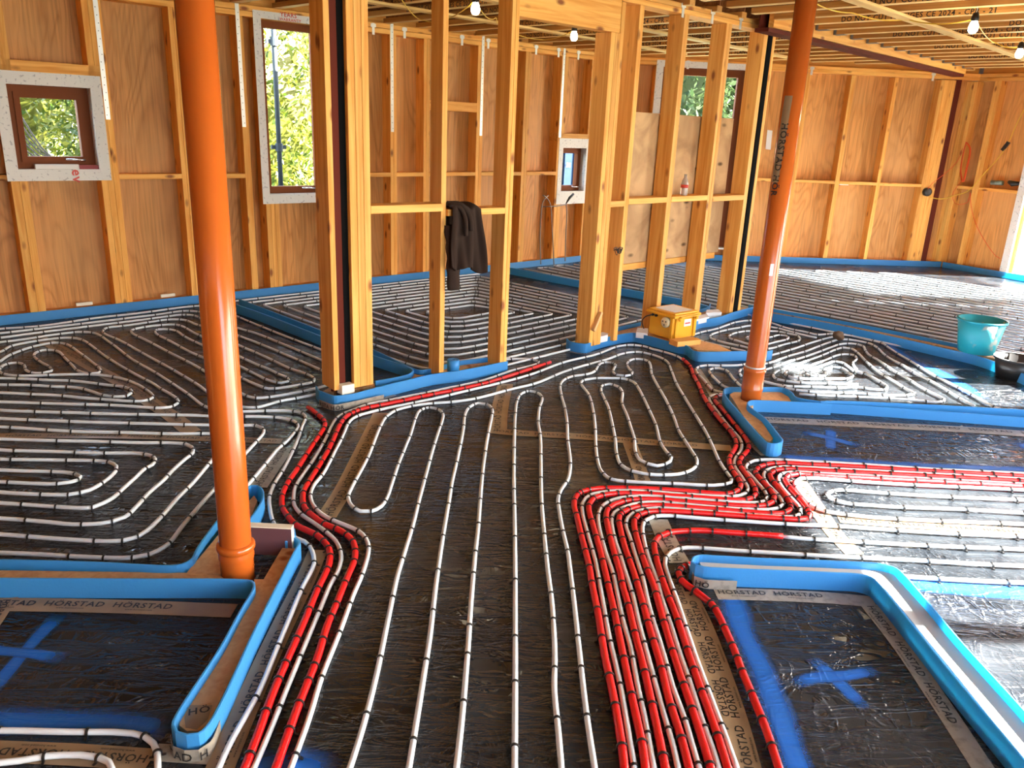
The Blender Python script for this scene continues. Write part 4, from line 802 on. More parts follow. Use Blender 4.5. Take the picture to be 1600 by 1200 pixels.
white('white pipe between the fourth and fifth red sleeves', [(EDGE, 768), (1600, 756.5), (1300, 740.5), (1270, 739), (1240, 737.5), (1225, 739), (1217, 745), (1218, 755.5), (1226.5, 767.5), (1240, 782.5), (1251, 796), (1250, 803.5), (1240, 807.5), (1207, 807), (1120, 800.5), (1060, 796), (1025, 794), (1007, 796), (990, 801), (981, 809), (978, 820), (985, 842), (992, 865), (1000, 890), (1004, 902), (1015, 950), (1037, 1022), (1052, 1075), (1071, 1127), (1082, 1165), (1096, 1212)])
red('fifth red sleeve of the bundle, nearest at the right edge with the wide sunlit bend', [(EDGE, 772), (1600, 760.5), (1300, 744.5), (1270, 742.5), (1247.5, 741), (1232, 743), (1226.5, 748.5), (1231, 758), (1243, 772), (1258, 790), (1265, 803), (1262, 809.5), (1247, 811.5), (1210, 809.5), (1165, 806.5), (1115.5, 803), (1060, 799.5), (1030, 798.5), (1010, 800), (997, 805), (991, 813), (992, 828), (997, 847), (1004, 870), (1012, 892), (1021, 915), (1040, 982), (1057, 1037), (1077, 1095), (1096, 1152), (1114, 1212)], sp=.16)
white('white pipe below the red bends, running left from the right edge into the bundle', [(EDGE, 848), (1600, 839), (1487, 834), (1390, 828), (1300, 822), (1249, 820), (1166, 815), (1089, 809.5), (1045, 806), (1022, 807), (1010, 812), (1004, 822), (1005, 837), (1010, 860), (1017, 882), (1026, 905), (1036, 940), (1050, 982), (1061, 1017), (1080, 1072), (1097, 1125), (1115, 1175), (1126, 1212)])
red('red sleeve with the cut end in the sun, innermost of the bundle', [(1223, 838), (1200, 836), (1141, 832), (1100, 829), (1077, 829), (1045, 832), (1030, 838), (1022, 850), (1024, 865), (1029, 886), (1040, 920), (1060, 972), (1077, 1025), (1097, 1082), (1117, 1137), (1141, 1212)], sp=.16)
white('white pipe coming out of the cut red sleeve towards the right edge', [(1222, 838.5), (1260, 842), (1310, 845), (1377, 849), (1475, 854), (1600, 859), (EDGE, 868)])
white('white pipe right of the whole bundle, passing behind the right pad foam', [(EDGE, 893), (1600, 885), (1515, 881), (1437, 876), (1332, 871), (1200, 863.5), (1135, 859.5), (1087, 856), (1062, 857), (1047, 864), (1040, 872), (1039, 882), (1046, 905), (1059, 941), (1085, 1020), (1122, 1120), (1137, 1160), (1155, 1212)])
red('separate red sleeve curving down the left of the bottom right pad', [(1080, 882), (1072, 884), (1064, 888), (1060, 895), (1064, 906), (1073, 914), (1086, 923), (1100, 934), (1111, 943), (1118, 952), (1125, 965), (1132, 981), (1140, 999), (1149, 1020), (1160, 1050), (1180, 1097), (1197, 1140), (1221, 1212)], sp=.1)
white('sunlit white pipe wrapping the last red bend, outer run of the right hand loop', [(EDGE, 776), (1600, 766), (1452, 759), (1375, 755), (1300, 749.5), (1270, 747.5), (1250.5, 748), (1243, 752.5), (1244, 762), (1255, 776.5), (1265.5, 788.5), (1275, 794), (1290, 799), (1347, 807), (1402, 811), (1460, 814), (1540, 817), (1600, 819.5), (EDGE, 827)])
white('sunlit white hairpin inside the right hand loop', [(EDGE, 790), (1600, 781.5), (1537, 779), (1467, 776), (1400, 772), (1347, 768), (1320, 766), (1302, 767), (1292, 771), (1297, 778), (1320, 786), (1362, 790), (1412, 793), (1500, 796), (1600, 802), (EDGE, 810)])
white('white pipe emerging right of the foam corner at the right edge', [(1385, 899), (1412, 901), (1510, 907), (1575, 910), (1600, 911), (EDGE, 920)])
# ------------------------------------------------------------------ room left and right of the right orange pipe
TR = (1080, 480, 6.154); TS = (1340, 480, 6.154)
def comb(a, b_): return [(1080+x/6.154, 480+y/6.154) for x, y in a]+[(1340+x/6.154, 480+y/6.154) for x, y in b_]
white('white pipe under the transformer partition foam and back past the orange pipe', comb([(20, 265), (100, 240), (240, 210), (340, 175), (430, 145), (550, 130), (640, 130), (760, 150), (930, 205), (1100, 240), (1210, 265), (1320, 258), (1400, 256), (1395, 275), (1300, 300), (1150, 345), (1020, 390), (890, 430), (800, 455), (690, 485), (600, 520), (490, 555), (400, 562), (280, 562), (150, 560), (90, 567), (45, 600), (60, 640), (120, 700), (170, 760), (210, 800), (300, 820), (330, 840)], []))
white('short white pipe entering under the pine plate by the transformer', [(50, 300), (80, 318), (170, 345), (340, 385), (460, 412), (520, 425)], TR)
white('white loop nested left of the right orange pipe, outer of two', [(1205, 295), (1090, 270), (970, 240), (840, 205), (740, 188), (640, 178), (550, 180), (450, 200), (360, 215), (260, 240), (200, 262), (180, 283), (200, 305), (280, 330), (380, 355), (510, 382), (600, 405), (700, 405), (780, 395), (860, 370), (930, 350), (1030, 325), (1045, 300), (1010, 270), (920, 252), (840, 235), (760, 232), (640, 235), (540, 230), (440, 245), (380, 265), (360, 285), (380, 305), (450, 325), (530, 350), (620, 370), (700, 365), (760, 350), (860, 325), (920, 310), (935, 290), (910, 275), (850, 268), (780, 285), (710, 300), (600, 320), (540, 305), (545, 285), (600, 275)], TR)
white('white pipe beside the front foam of the far room', comb([(1320, 258), (1420, 262), (1540, 275)], [(0, 290), (110, 315), (230, 345), (300, 390), (390, 450), (510, 520), (640, 600), (740, 660), (860, 720), (1000, 790), (1100, 845), (1240, 925), (1350, 975), (1420, 1000)]))
white('second diagonal white pipe, with the small snake bend left of the orange pipe', comb([(480, 660), (462, 625), (480, 600), (540, 585), (620, 565), (690, 550), (800, 520), (940, 470), (1100, 425), (1220, 380), (1340, 335), (1420, 312), (1510, 312)], [(0, 325), (100, 345), (160, 370), (210, 410), (250, 450), (320, 500), (400, 540), (500, 600), (580, 650), (700, 710), (840, 790), (950, 860), (1080, 930), (1120, 950)]))
white('third diagonal white pipe, doubling back along the right pad foam in the sun', comb([(690, 710), (640, 690), (610, 665), (640, 635), (690, 610), (820, 570), (950, 520), (1070, 485), (1230, 430), (1350, 385), (1430, 358), (1530, 350)], [(0, 358), (55, 378), (72, 410), (110, 460), (190, 505), (270, 560), (360, 620), (420, 650), (500, 700), (590, 760), (700, 820), (790, 862), (830, 885), (815, 908), (750, 915), (690, 910), (400, 885), (0, 865), (-250, 855), (-400, 848), (-560, 835)]))
white('fourth diagonal white pipe with the hairpin right of the orange pipe, half in sun', comb([(1600, 742), (1500, 742), (1260, 735), (1100, 730), (910, 710), (830, 695), (790, 665), (800, 635), (850, 605), (930, 585), (1050, 540), (1160, 500), (1270, 460), (1400, 405), (1470, 390), (1540, 400)], [(0, 440), (60, 500), (110, 550), (170, 600), (240, 650), (360, 720), (470, 790), (545, 828), (500, 845), (370, 850), (190, 845), (0, 828), (-100, 825), (-470, 812), (-650, 785), (-780, 745), (-930, 705), (-960, 695)]))
white('inner white loop with sharp bend above the sunlit patch', comb([(1600, 770), (1400, 775), (1110, 765), (940, 760), (820, 745), (670, 712)], []))
white('innermost diagonal white loop around the bean shaped bend', [(1590, 600), (1560, 560), (1557, 530), (1590, 500), (1560, 462), (1470, 453), (1400, 465), (1290, 510), (1190, 545), (1070, 590), (980, 600), (920, 620), (900, 645), (930, 665), (990, 680), (1080, 690), (1240, 690), (1400, 690), (1520, 685), (1555, 660), (1540, 640), (1490, 630)], TR)
white('bean shaped white bend in the middle of the sunlit patch', [(1640, 640), (1580, 620), (1500, 565), (1450, 535), (1380, 523), (1320, 540), (1240, 570), (1150, 595), (1108, 612), (1102, 635), (1140, 660), (1220, 667), (1290, 657), (1300, 635), (1278, 610), (1305, 588), (1370, 578), (1450, 588), (1500, 620), (1540, 660)], TR)
white('snaking white pipe between the sunlit rows, left of its right bend', [(-20, 610), (40, 632), (70, 640), (130, 670), (200, 710), (260, 745), (285, 775), (250, 795), (200, 795), (130, 790), (0, 770), (-120, 760)], TS)
white('white hairpin with a tight bend left of the right orange pipe', [(510, 770), (460, 745), (440, 722), (400, 682), (370, 640), (330, 605), (270, 588), (210, 588), (175, 605), (185, 640), (240, 700), (290, 745), (345, 775), (420, 800)], TR)
# ------------------------------------------------------------------ back room coil and far room rows
def corner_round(pts, rad):
    out = [pts[0]]
    for i in range(1, len(pts)-1):
        p, a, b_ = pts[i], pts[i-1], pts[i+1]; r = rad[i] if isinstance(rad, list) else rad
        r = min(r, (p-a).length*.45, (p-b_).length*.45); u = (a-p).normalized(); v = (b_-p).normalized()
        for t in (0, .25, .5, .75, 1): out.append((p+u*r)*(1-t)**2+p*2*t*(1-t)+(p+v*r)*t*t)
    out.append(pts[-1]); return out
def vA(u): tt = (u-WA.p.dot(DU))/ta.dot(DU); return (WA.p+ta*tt).dot(DV)
pts = []; rad = []; d = .124
for k in range(11):
    o = .12+d*k; ul = 3.16+d*k; ur = 6.12-d*k*.95; vb = 3.74+d*k
    if ur-ul < .3 or vA(4)-o-vb < .04: break
    def Q(u, v): return UVp(u, v)
    pts += [Q(ur, vA(ur)-o), Q(ul, vA(ul)-o), Q(ul, vb), Q(ur, vb-(0 if k == 0 else 0))]; rad += [.05, .05, .32, .05]
    pts.append(Q(ur, vA(ur)-o-d)); rad.append(.05)
    pts.pop(); rad.pop()
pp = corner_round(pts, rad)
pipe('heating_pipe', 'long white pipe coiled over the whole floor of the back room behind the partitions', pp, .0087, WHITEP, 'heating pipe', 'white underfloor heating pipes', n=6, step=.15, sp=.3)
def far(label, ks, v_end):
    pts = []; 
    for i, k in enumerate(ks):
        u = 6.80+.155*k
        vt = min(14.27-u, vA(u)-.12) if u > 7.4 else (vA(u)-.12 if u < 7.0 else vA(u)-.12)
        vt = min(vt, 14.25-u)-.03*(k % 3)
        vb = max(u-7.8, -1.0) if u > 7.4 else (u-6.8)*1.0-.7
        if u > 9.3: vb = max(10.85-u, 3.35-(11.2-u)*3.46)
        a, c = UVp(u, vt), UVp(u, vb)
        pts += [a, c] if i % 2 == 0 else [c, a]
    pipe('heating_pipe', label, corner_round(pts, .05), .0087, WHITEP, 'heating pipe', 'white underfloor heating pipes', n=6, step=.4, sp=.34)
far('six close rows of white pipe in the far room beside its near foam strip', range(0, 6), 0)
far('second band of close white rows in the far room, behind the nearest band', range(6, 12), 0)
far('third band of white rows in the far room, crossing the brightest sunlight', range(12, 19), 0)
far('last band of white rows in the far room, under the back wall', range(19, 26), 0)

# ------------------------------------------------------------------ orange drain pipes
def drain(label, base, socket=True, z0=.0, extra=None):
    c = Vector((base.x, base.y, z0)); root = empty('drain_pipe', c, label, 'drain pipe', 'orange drain pipes')
    b = MB(); b.lathe(c, [(.055, .13), (.055, 2.734), (.051, 2.734), (.051, .13)], 40); b.build('pipe_barrel', ORANGE, root, True)
    b = MB(); b.lathe(c, [(.0, .02), (.0585, .02), (.0585, .10), (.0615, .108), (.0615, .124), (.0585, .132), (.0585, .138), (.0655, .142), (.067, .150), (.0655, .160), (.058, .166), (.055, .166)], 40); b.build('pipe_socket', ORANGE, root, True)
    return root
d1 = drain('orange drain pipe standing in the left foreground', at(372, 899, .03))
# right pipe: taller socket
c = at(1173, 622, .05); c.z = 0
d2 = empty('drain_pipe', c, 'orange drain pipe at the right with a strip of HÖRSTAD tape up its side', 'drain pipe', 'orange drain pipes')
b = MB(); b.lathe(c, [(.058, .2), (.058, 2.734), (.054, 2.734), (.054, .2)], 40); b.build('pipe_barrel', ORANGE, d2, True)
b = MB(); b.lathe(c, [(0, .02), (.062, .02), (.062, .10), (.066, .11), (.066, .125), (.0635, .13), (.0635, .22), (.069, .23), (.069, .245), (.062, .252), (.058, .252)], 40); b.build('pipe_socket', ORANGE, d2, True)
b = MB(); b.lathe(c, [(.0585, .252), (.062, .253), (.062, .262), (.0585, .263)], 40); b.build('seal_ring', GALV, d2, True)
def curved_decal(root, c, R, a0, a1, z0, z1, m, name, lean=0, n=8):
    vs = []; fs = []
    for j in range(13):
        for i in range(n+1):
            zz = z0+(z1-z0)*j/12; a = a0+(a1-a0)*i/n+lean*(j/12-.5); vs.append((c.x+R*math.cos(a), c.y+R*math.sin(a), zz))
    for j in range(12):
        for i in range(n): k = j*(n+1)+i; fs.append((k, k+1, k+n+2, k+n+1))
    return mesh(name, vs, fs, m, root)
aw = math.atan2(-c.y, -c.x)        # towards the camera
nY = Vector((0, 1, 0))
zt0, zt1 = hit(1220, 285, c, nY).z, hit(1230, 150, c, nY).z; ztx = hit(1224, 192, c, nY).z
tp_ = curved_decal(d2, c, .0590, aw-.95, aw-.15, zt0, zt1, TAPE, 'tape_strip', lean=.25)
g, f, w = glyphs('HÖRSTAD HÖR'); sz = .052; tv = []
for v in g:
    zz = ztx-v.x*sz; a = aw-.70+.25*((zz-zt0)/(zt1-zt0)-.5)+(v.y*sz)/.0586; tv.append((c.x+.0612*math.cos(a), c.y+.0612*math.sin(a), zz))
mesh('lettering', tv, f, INK, tp_)
curved_decal(d2, c, .0586, aw+.1, aw+.45, .83, .90, PAPER, 'label_sticker')
d3 = drain('orange drain pipe just entering at the right edge behind the black bucket', at(1612, 600, .0))

# foil-faced insulation block by the left orange pipe
f0 = at(395, 822, .13); f1 = at(455, 825, .13); n_ = Vector((0, 1, 0))
r_ = empty('insulation_block', Vector((f0.x, f0.y, 0)), 'foil faced insulation block standing on edge behind the left orange pipe', 'insulation block')
b = MB(); dx = (f1-f0); dx.z = 0; dn = Vector((-dx.y, dx.x, 0)).normalized()*.032
b.box(Vector((f0.x, f0.y, .01))-dx*.15, dx*1.15, dn, Z*.118); b.build('foam_core', PIR, r_)
b = MB(); b.box(Vector((f0.x, f0.y, .01))-dx*.15-dn*.03, dx*1.145, dn*.03, Z*.114); b.build('foil_face', FOIL, r_)

# ------------------------------------------------------------------ yellow transformer
A_ = at(1050, 531, .062); B_ = at(1013, 520, .062); C_ = at(1068, 523, .043)
ex = (B_-A_); ex.z = 0; wL = ex.length; ex.normalize(); ey = Vector((-ex.y, ex.x, 0)); 
if ey.dot(C_-A_) < 0: ey = -ey
wR = max(.2, (C_-A_).dot(ey)); hh = .205
TF = empty('transformer', A_+ex*wL/2+ey*wR/2, 'yellow site transformer box with white socket and black cable', 'transformer')
def tb(name, m, parts_):
    b = MB()
    for (u0, u1, v0, v1, z0, z1) in parts_: b.box(A_+ex*u0*wL+ey*v0*wR+Z*(z0*hh), ex*(u1-u0)*wL, ey*(v1-v0)*wR, Z*((z1-z0)*hh))
    o = b.build(name, m, TF); md = o.modifiers.new('b', 'BEVEL'); md.width = .006; md.segments = 2; return o
tb('casing', YEL, [(0, 1, 0, 1, 0, .86)])
tb('casing_rib', YEL, [(.0, .07, -.05, 0, 0, .86), (.16, .22, -.04, 0, .0, .86)] and [(-.06, 0, .04, .16, 0, .86), (-.05, 0, .84, .96, 0, .86), (.0, .12, -.05, 0, 0, .84)])
tb('lid', YEL, [(-.10, 1.10, -.08, 1.08, .84, .95), (-.04, 1.04, -.02, 1.02, .95, 1.02)])
tb('carry_handle', YEL, [(-.16, -.10, .1, .2, .72, .92), (-.16, -.10, .8, .9, .72, .92), (-.2, -.14, .1, .9, .86, .92)])
tb('top_plate_label', PAPER, [(.12, .92, .12, .9, 1.02, 1.03)])
# socket and label
so = A_+ex*wL*.28+Z*hh*.62-ey*.001; b = MB(); b.tube([so, so-ey*.02, so-ey*.028], [.042, .042, .034], 24); b.build('socket', mat('cream_plastic', (.75, .66, .4), .4), TF, True)
b = MB()
for a in range(3): 
    q = so-ey*.0285+ex*.018*math.cos(a*2.1+.5)+Z*.018*math.sin(a*2.1+.5); b.tube([q, q-ey*.0015], .006, 8)
b.build('socket_hole', BLACKP, TF)
lx = A_-ex*.0015+ey*wR*.45+Z*hh*.45; b = MB(); b.box(lx, ey*wR*.3, -ex*.001, Z*hh*.28); b.build('label_sticker', PAPER, TF)
b = MB(); b.box(lx+ey*.01-ex*.0012+Z*.02, ey*wR*.22, -ex*.001, Z*hh*.05); b.build('label_print', REDL, TF)
b = MB()
for q in (.72, .86): 
    s_ = A_+ex*wL*q+Z*hh*.78; b.tube([s_, s_-ey*.012], .011, 12)
b.build('cable_gland', BLACKP, TF)
s_ = A_+ex*wL*.86+Z*hh*.78-ey*.012; b = MB(); b.tube(smooth_path([s_, s_-ey*.03+ex*.04-Z*.02, s_+ex*.085-Z*.07-ey*.02, s_+ex*.085-Z*.12, s_+ex*.05-Z*.155-ey*.01], .01), .005, 8); b.build('power_cable', BLACKP, TF, True)
o = board('timber_offcut', at(1052, 536, .085), at(1088, 532, .085), Vector((.3, 1, 0)), .10, .04, PINE); tag(o, 'short pine offcut lying beside the yellow transformer', 'offcut')
def blk(name, label, pts, z0, z1, m, cat): return tag(prism(name, [(p.x, p.y) for p in px(pts, z1)], z0, z1, m), label, cat)
blk('insulation_offcut', 'white insulation offcut beside the foot of the first double stud', [(927, 529), (950, 523), (951, 517), (927, 522)], .045, .095, PAPER, 'offcut')
blk('insulation_offcut', 'white insulation offcut on the plate left of the yellow transformer', [(994, 519), (1012, 521), (1013, 513), (996, 512)], .045, .09, PAPER, 'offcut')
blk('insulation_offcut', 'white insulation offcut between the fourth and fifth studs', [(1086, 500), (1108, 495), (1104, 490), (1086, 494)], .045, .09, PAPER, 'offcut')
blk('insulation_offcut', 'white insulation offcut at the foot of the fifth stud', [(1103, 489), (1128, 488), (1122, 483), (1104, 484)], .045, .095, PAPER, 'offcut')
a_ = hit(927, 517, PW2.P(0, -.03, 0), PW2.n); c_ = hit(939, 488, PW2.P(0, -.02, 0), PW2.n)
o = board('timber_splinter', a_, c_, DU, .022, .03, PINE2); tag(o, 'thin pine sliver leaning on the first double stud', 'offcut')
g0 = hit(535, 624, PW1.P(0, -.03, 0), PW1.n); g1 = hit(554, 620, PW1.P(0, -.03, 0), PW1.n)
b = MB(); b.box(Vector((g0.x, g0.y, .066)), Vector((g1.x-g0.x, g1.y-g0.y, 0)), DV*.05, Z*.055); tag(b.build('white_block', PIR), 'small cream block wedged at the foot of the red steel post', 'block')
# coil of blue foam
c0 = at(708, 579, .066); b = MB()
for r0 in (.040, .030, .020): b.lathe(Vector((c0.x, c0.y, .066)), [(r0-.006, 0), (r0, 0), (r0, .075), (r0-.006, .075), (r0-.006, 0)], 20)
tag(b.build('foam_roll', FOAM, None, True), 'small blue foam roll between the two front studs', 'foam roll')

# ------------------------------------------------------------------ buckets
def bucket(label, c, r0, r1, h, m, rim=.008):
    root = empty('bucket', c, label, 'bucket'); b = MB(); b.lathe(c, [(0, 0), (r0, 0), (r1, h), (r1-.004, h), (r0-.004, .004), (0, .004)], 40); b.build('bucket_body', m, root, True)
    b = MB(); b.lathe(c, [(r1-.006, h-.014), (r1+rim, h-.014), (r1+rim, h), (r1-.006, h)], 40); b.build('rim', m, root, True); return root
cb = at(1524, 549, .102); B1 = bucket('dirty teal bucket standing on the foam covered plate at the right', Vector((cb.x, cb.y, .102)), .125, .168, .255, TEAL)
hp = Vector((cb.x+.176, cb.y-.02, .102+.235)); b = MB(); b.tube([hp-Vector((.02, 0, 0)), hp+Vector((.006, 0, 0))], .010, 10); b.build('handle_boss', mat('pale_boss', (.5, .5, .45), .5), B1)
cb2 = at(1600, 563, .15); B2 = bucket('black bucket at the right edge with a pale worn rim', Vector((cb2.x, cb2.y+.06, .0)), .12, .155, .15, BLACKP, .004)
b = MB(); b.lathe(Vector((cb2.x, cb2.y+.06, .1501)), [(.150, 0), (.160, 0), (.160, .002), (.150, .002)], 40); b.build('rim_wear', mat('worn_rim', (.3, .3, .27), .6), B2)
# brown glue lump
cl = at(1311, 517, .09); bm = bmesh.new(); bmesh.ops.create_icosphere(bm, subdivisions=3, radius=.045)
for v in bm.verts: v.co *= 1+.5*noise.noise(v.co*30); v.co.z *= .8
me = bpy.data.meshes.new('foam_lump'); bm.to_mesh(me); bm.free(); o = link('foam_lump', me, mat('brown_foam', (.13, .075, .04), .8), None, Vector((cl.x, cl.y-.015, .055)), True); tag(o, 'dark brown foam lump on the foam strip left of the bucket', 'foam lump')

# ------------------------------------------------------------------ jacket draped on the nogging
PW = PW1; zn = 1.113; u0, u1 = sp(701, 400), sp(746, 400); UVq = lambda u, v, z: PW1.P(u, v-VP, z); vs = []; fs = []; NU = 40; prof = []
# path over the nogging: down the back, across the top, down the front
LB_, LF = .18, .385
for k in range(0, 12): prof.append((PT+.012, zn-LB_*(1-k/11)))
for k in range(1, 7): prof.append((PT+.012-(PT+.03)*k/6, zn+.012*math.sin(math.pi*k/6)+.006))
for k in range(1, 40): prof.append((-.018, zn-LF*k/39))
for j, (d_, zz) in enumerate(prof):
    dn_ = max(0, (zn-zz)/LF) if j > 17 else 0
    for i in range(NU+1):
        s_ = i/NU; wdt = (u1-u0)*(1+.22*dn_); uu = u0-.02*dn_+(wdt)*s_+.006*math.sin(zz*13+s_*3)
        fold = .013*math.sin(s_*13+dn_*1.5)+.005*math.sin(s_*29-dn_*3); amp = .5+1.2*dn_
        z2 = zz; 
        if j > 17: z2 = zn-(zn-zz)*(1-.12*(1-s_)**2+.05*math.sin(s_*9))
        v = UVq(uu, VP+d_-(fold*amp+.018*amp if j > 12 else -abs(fold)*.5), z2+(.012*math.sin(s_*17) if 11 < j < 18 else 0)); vs.append(v)
for j in range(len(prof)-1):
    for i in range(NU): k = j*(NU+1)+i; fs.append((k, k+1, k+NU+2, k+NU+1))
JK = empty('jacket', UVq((u0+u1)/2, VP, zn), 'dark brown jacket draped over the nogging of the left partition', 'jacket')
o = mesh('jacket_body', vs, fs, CLOTH, JK, True); md = o.modifiers.new('s', 'SOLIDIFY'); md.thickness = .010; md.offset = 0
# sleeve: hanging tube left side, reaching lower
pth = [UVq(u0+.03, VP+.02, zn-.10), UVq(u0+.033, VP-.0, zn-.22), UVq(u0+.036, VP+.0, zn-.35), UVq(u0+.04, VP+.0, zn-.50)]
P_ = smooth_path(pth, .02); b = MB(); n = 14; rings = []
for i, p in enumerate(P_):
    k = i/len(P_); ru, rv = .055-.012*k, .03-.004*k
    rings.append([p+PW1.t*(ru*math.cos(2*math.pi*a/n)*(1+.08*math.sin(p.z*60+a)))+PW1.n*(rv*math.sin(2*math.pi*a/n)*(1+.1*math.sin(p.z*45+a*2))) for a in range(n)])
b.v = [v for r in rings for v in r]; b.f = [(i*n+k, i*n+(k+1) % n, (i+1)*n+(k+1) % n, (i+1)*n+k) for i in range(len(rings)-1) for k in range(n)]+[tuple((len(rings)-1)*n+k for k in range(n))]
b.build('sleeve', CLOTH, JK, True)
pth = [UVq(u0+.13, VP-.05, zn-.02), UVq(u0+.125, VP-.058, zn-.08), UVq(u0+.12, VP-.052, zn-.13)]
b = MB(); b.tube(smooth_path([UVq(u0+.0, VP+.03, zn+.03), UVq(u0+.07, VP-.02, zn+.025), UVq(u0+.115, VP-.05, zn-.04), UVq(u0+.13, VP-.055, zn-.13)], .01), .016, 8); b.tube(smooth_path([UVq(u0+.0, VP+.0, zn+.02), UVq(u0+.05, VP-.035, zn+.01), UVq(u0+.08, VP-.055, zn-.05), UVq(u0+.085, VP-.06, zn-.16)], .01), .014, 8); b.build('collar', CLOTH, JK, True)

# ------------------------------------------------------------------ small things on and near the walls
# bent steel rods by wall A
def WAp(x, y, d=-.12): return hit(x, y, WA.P(0, d, 0), WA.n)
RS = empty('rod_stand', WAp(862, 408), 'bent rusty steel rods standing below the small window with the blue view', 'rods')
for l in ([(845, 413), (844, 370), (846, 330), (848, 316), (853, 309), (857, 305)], [(865.5, 413), (864, 380), (862, 345), (860.5, 322), (857, 313), (853, 308), (848, 305)], [(883, 408), (884, 370), (885.5, 330), (884.5, 318)]):
    b = MB(); b.tube(smooth_path([WAp(*q) for q in l], .02), .007, 6); b.build('rod', RODM, RS, True)
b = MB(); b.tube([WAp(846, 323), WAp(870, 322), WAp(886, 319)], .007, 6); b.build('cross_rod', RODM, RS, True)
b = MB(); b.tube([WAp(884.5, 318), WAp(890, 309), WAp(896, 303)], [.007, .016, .014], 8); b.build('hook_end', BLACKP, RS, True)
# bottle on nogging of partition 2
cbt = hit(1069, 297, PW2.P(0, .05, 0), PW2.n); root = empty('bottle', Vector((cbt.x, cbt.y, 1.13)), 'clear bottle with a red label standing on the nogging before the stained board', 'bottle')
cz = Vector((cbt.x, cbt.y, 1.131)); b = MB(); b.lathe(cz, [(0, 0), (.028, 0), (.03, .01), (.03, .09), (.022, .12), (.012, .14), (.012, .165), (0, .165)], 16); b.build('bottle_body', mat('clear_plastic', (.7, .65, .6), .15, Transmission_Weight=.6), root, True)
b = MB(); b.lathe(cz, [(.0305, .06), (.031, .06), (.031, .085), (.0305, .085)], 16); b.build('bottle_label', REDL, root, True)
# wire tangle on second stud
tc = hit(964, 392, PW2.P(0, -.015, 0), PW2.n); random.seed(3); q = [tc+DU*random.uniform(-.05, .05)+Z*random.uniform(-.03, .03)-DV*random.uniform(0, .02) for _ in range(26)]
b = MB(); b.tube(smooth_path(q, .01), .0025, 5); tag(b.build('wire_tangle', BLACKP), 'knot of black tie wire fixed to the second stud by the stained board', 'wire')
# wall B / C things
def WBp(x, y, d=-.01): return hit(x, y, WB.P(0, d, 0), WB.n)
def WCp(x, y, d=-.01): return hit(x, y, WC.P(0, d, 0), WC.n)
q = [WBp(1196, 233, .137), WBp(1204, 234, .137), WBp(1207, 204, .137), WBp(1199, 203, .137)]
tag(mesh('paper_note', q+[v-WB.n*.001 for v in q], [(0, 1, 2, 3), (4, 5, 6, 7), (0, 1, 5, 4), (1, 2, 6, 5), (2, 3, 7, 6), (3, 0, 4, 7)], PAPER), 'white paper sheet pinned to the back wall beside the right orange pipe', 'paper')
c = WBp(1449, 300, -.03); b = MB(); b.tube([c+WB.n*.03, c-WB.n*.02, c-WB.n*.03], [.055, .055, .03], 20); RL = b.build('cable_reel', BLACKP, None, True); tag(RL, 'black round cable reel hung on the stud left of the steel column', 'cable reel')
b = MB(); rnd = random.Random(5)
for k in range(6):
    o_ = rnd.uniform(-3, 3); b.tube(smooth_path([WCp(1509+o_*.5, 222, -.03-.006*k), WCp(1514+o_, 232, -.03-.006*k), WCp(1509+o_, 262, -.03-.006*k), WCp(1503+o_, 284, -.035-.006*k), WCp(1500+o_*.6, 268, -.035-.006*k), WCp(1504+o_*.5, 240, -.03-.006*k), WCp(1509+o_*.5, 222, -.03-.006*k)], .03), .005, 6)
tag(b.build('cord_coil', ORC, None, True), 'coil of orange cord hanging right of the steel column', 'cord')
def cable(name, label, pts, r, m, cat='cable'):
    b = MB(); b.tube(smooth_path(pts, .05), r, 6); return tag(b.build(name, m, None, True), label, cat)
cable('cord', 'thin orange cord from the hanging coil to the black cable reel', [WCp(1504, 232, -.03), WCp(1497, 250, -.03), WBp(1478, 270, -.05), WBp(1455, 288, -.05), WBp(1450, 295, -.06)], .0035, ORC)
cable('cord', 'orange cord looping down the far right wall to the floor side', [WCp(1503, 283, -.03), WCp(1496, 291, -.03), WCp(1489, 302, -.03), WCp(1492, 318, -.03), WCp(1512, 316, -.04), WCp(1516, 300, -.03), WCp(1517, 320, -.03), WCp(1523, 345, -.03), WCp(1536, 372, -.03), WCp(1556, 400, -.03), WCp(1563, 404, -.03)], .0035, ORC)
cable('cable', 'yellow cable swagged from the reel up across the far right wall', [WBp(1452, 308, -.06), WBp(1470, 311, -.05), WCp(1490, 306, -.03), WCp(1512, 299, -.03), WCp(1521, 291, -.03), WCp(1538, 271, -.03), WCp(1560, 247, -.03), WCp(1574, 226, -.03), WCp(1588, 195, -.03), WCp(1606, 160, -.03)], .005, YC)
c = WCp(1569, 231, -.03); c2 = WCp(1573, 226, -.03); o = board('cable_connector', c-(c2-c)*.8, c2+(c2-c)*.8, WC.t, .04, .03, BLACKP); tag(o, 'black connector in the yellow cable on the far right wall', 'connector')
c = WCp(1559, 286, .05); b = MB(); b.tube([WCp(1549, 285, .05), WCp(1567, 286, .05)], .03, 12); tag(b.build('silicone_tube', mat('grey_green_plastic', (.2, .25, .2), .5), None, True), 'grey green tube lying on the nogging of the far right wall', 'tube')
b = MB(); b.tube([WCp(1576, 284, .05), WCp(1582, 287, .04), WCp(1596, 287, .05)], [.02, .035, .02], 10); tag(b.build('hand_tool', BLACKP, None, True), 'black hand tool lying on the nogging at the far right edge', 'tool')
b = MB(); b.box(WBp(1312, 289, .02)+Z*.0, tB*.12, WB.n*.05, Z*.02); tag(b.build('tape_roll', PAPER), 'small pale scrap lying on the nogging of the back wall', 'scrap')
